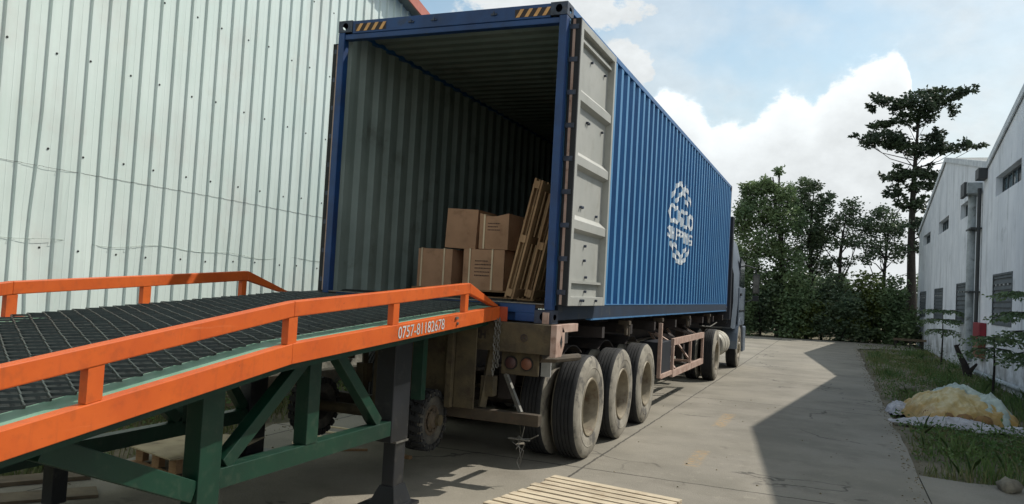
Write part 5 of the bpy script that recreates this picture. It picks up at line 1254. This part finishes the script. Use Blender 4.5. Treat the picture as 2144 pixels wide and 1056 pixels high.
def build_grass():
    rs = np.random.RandomState(3)
    def blades(name, x, y, hgt, wid, m, label, kind='stuff', cat='grass'):
        n = len(x); a = rs.uniform(0, 2*PI, n); l = rs.normal(0, .35, (n, 2)); h = hgt*rs.uniform(.5, 1.4, n); w = wid*rs.uniform(.7, 1.4, n)
        v = np.zeros((n, 5, 3)); dx, dy = np.cos(a)*w, np.sin(a)*w
        z0 = -.05
        v[:, 0] = np.stack([x-dx, y-dy, np.full(n, z0)], 1); v[:, 1] = np.stack([x+dx, y+dy, np.full(n, z0)], 1)
        mx, my = x+l[:, 0]*h*.35, y+l[:, 1]*h*.35
        v[:, 2] = np.stack([mx+dx*.7, my+dy*.7, z0+h*.6], 1); v[:, 4] = np.stack([mx-dx*.7, my-dy*.7, z0+h*.6], 1); v[:, 3] = np.stack([x+l[:, 0]*h, y+l[:, 1]*h, z0+h], 1)
        me = bpy.data.meshes.new(name); me.vertices.add(5*n); me.vertices.foreach_set('co', v.ravel()); me.loops.add(5*n); me.loops.foreach_set('vertex_index', np.arange(5*n))
        me.polygons.add(n); me.polygons.foreach_set('loop_start', np.arange(0, 5*n, 5)); me.polygons.foreach_set('loop_total', np.full(n, 5)); me.materials.append(m); me.update(calc_edges=True)
        o = bpy.data.objects.new(name, me); COL.objects.link(o); tag(o, label, cat, kind=kind); return o
    def field(x, y): return .5+.5*np.sin(x*2.1+1.3*np.sin(y*.9))*np.sin(y*1.3+1.1*np.sin(x*1.7))
    n = 34000; x = rs.uniform(3.22, 5.9, n); y = 2.75+(rs.uniform(0, 1, n)**1.7)*28
    keep = (rs.uniform(0, 1, n) < .04+.96*field(x, y)**2.0*(1-.5*np.exp(-((x-3.2)/.35)**2))) & ~((np.abs(x-4.1) < .85) & (np.abs(y-7.9) < 1.1)) & (x > 3.22+.22*rs.uniform(0, 1, n)**2)
    keep &= ~((x > 4.9) & (rs.uniform(0, 1, n) < .55) & (y < 14))
    x, y = x[keep], y[keep]
    blades('grass', x, y, .07+.11*field(x*1.3, y)**2, .006+.0008*y/3, MT['grass'], 'patchy short grass on the verge before the white halls')
    n = 16000; x = rs.uniform(-4.95, -3.55, n); y = rs.uniform(-7, 9, n); keep = (rs.uniform(0, 1, n) < field(x*1.2, y*1.1)**1.0) & (x < -3.7+.15*np.sin(y*5)); x, y = x[keep], y[keep]
    blades('grass', x, y, .16, .006, MT['grass'], 'rough grass and weeds along the foot of the green metal wall')
    # broad-leaved weeds in tufts
    pts = []
    for (cx, cy, n_, sp, h) in [(3.5, 6.1, 120, .25, .12), (4.3, 5.9, 200, .4, .12), (3.9, 5.2, 420, .5, .16), (4.9, 5.6, 500, .5, .22), (4.5, 4.4, 520, .6, .18), (3.75, 4.0, 260, .35, .14), (5.4, 4.6, 420, .5, .25), (3.6, 10.4, 300, .4, .2), (4.0, 12.5, 420, .6, .25), (4.8, 14.2, 420, .7, .25), (4.2, 17, 360, .7, .3), (4.9, 20, 360, .8, .3), (4.4, 24, 300, .9, .35), (5.2, 27, 300, .8, .4), (3.35, 7.2, 120, .15, .15),
                                (-4.4, .4, 520, .5, .35), (-4.5, -1.3, 520, .5, .35), (-4.6, 1.8, 420, .5, .35), (-4.3, 3.0, 320, .4, .3), (-4.6, -3, 300, .6, .3)]:
        q = rs.normal(size=(n_, 3))*[sp, sp, 0]; q[:, 2] = rs.uniform(0, 1, n_)**.8*h-.03; pts.append(q+[cx, cy, 0])
    P = np.concatenate(pts); P = P[(P[:, 0] < 5.9) & (P[:, 0] > -4.93) & ~((P[:, 0] > -3.5) & (P[:, 0] < 3.2))]
    P = P[~((np.abs(P[:, 0]-4.1) < .8) & (np.abs(P[:, 1]-7.9) < 1.0))]
    tag(leaf_mesh('weeds', P, .055, MT['weed'], None, 6, -.3), 'low broad-leaved weeds scattered through the verge and wall foot', 'weeds', kind='stuff')
    n = 2600; gx = rs.uniform(3.5, 5.8, 26); gy = 3.0+rs.uniform(0, 1, 26)**1.4*24; k = rs.randint(0, 26, n); x = gx[k]+rs.normal(0, .16, n); y = gy[k]+rs.normal(0, .22, n)
    keep = (x > 3.3) & (x < 5.9) & ~((np.abs(x-4.1) < .95) & (np.abs(y-7.9) < 1.3)); blades('tall_weeds', x[keep], y[keep], .26, .006, MT['weed'], 'taller straggly weeds standing in clumps above the verge grass', cat='weeds')
    # grit, dead leaves and crumbs along slab edges
    n = 2200; x = np.concatenate([3.15+rs.normal(0, .08, 1100), rs.uniform(-3.4, 2.9, 100), rs.uniform(3.2, 5.8, 500), rs.uniform(-4.6, -3.1, 500)]); y = np.concatenate([rs.uniform(1, 28, 1100), rs.uniform(-4, 8, 100), rs.uniform(2.5, 20, 500), rs.uniform(-4, 4, 500)])
    b = MB(); 
    for i in range(n):
        q = rs.uniform(.004, .014); a = rs.uniform(0, 3); z = .001 if x[i] < 3.15 else -.045
        c_, s_ = math.cos(a)*q, math.sin(a)*q
        b.hexa([(x[i]-c_, y[i]-s_, z), (x[i]+s_, y[i]-c_, z), (x[i]+c_, y[i]+s_, z), (x[i]-s_, y[i]+c_, z), (x[i]-c_*.6, y[i]-s_*.6, z+q*.8), (x[i]+s_*.6, y[i]-c_*.6, z+q*.7), (x[i]+c_*.6, y[i]+s_*.6, z+q*.5), (x[i]-s_*.6, y[i]+c_*.6, z+q*.9)])
    tag(b.build('litter', MT['litter']), 'scattered grit, chips and dead leaves on concrete and verge', 'litter', kind='stuff')
build_grass()
for o in list(bpy.data.objects):
    if o.name.startswith('wheel_source'): bpy.data.objects.remove(o)
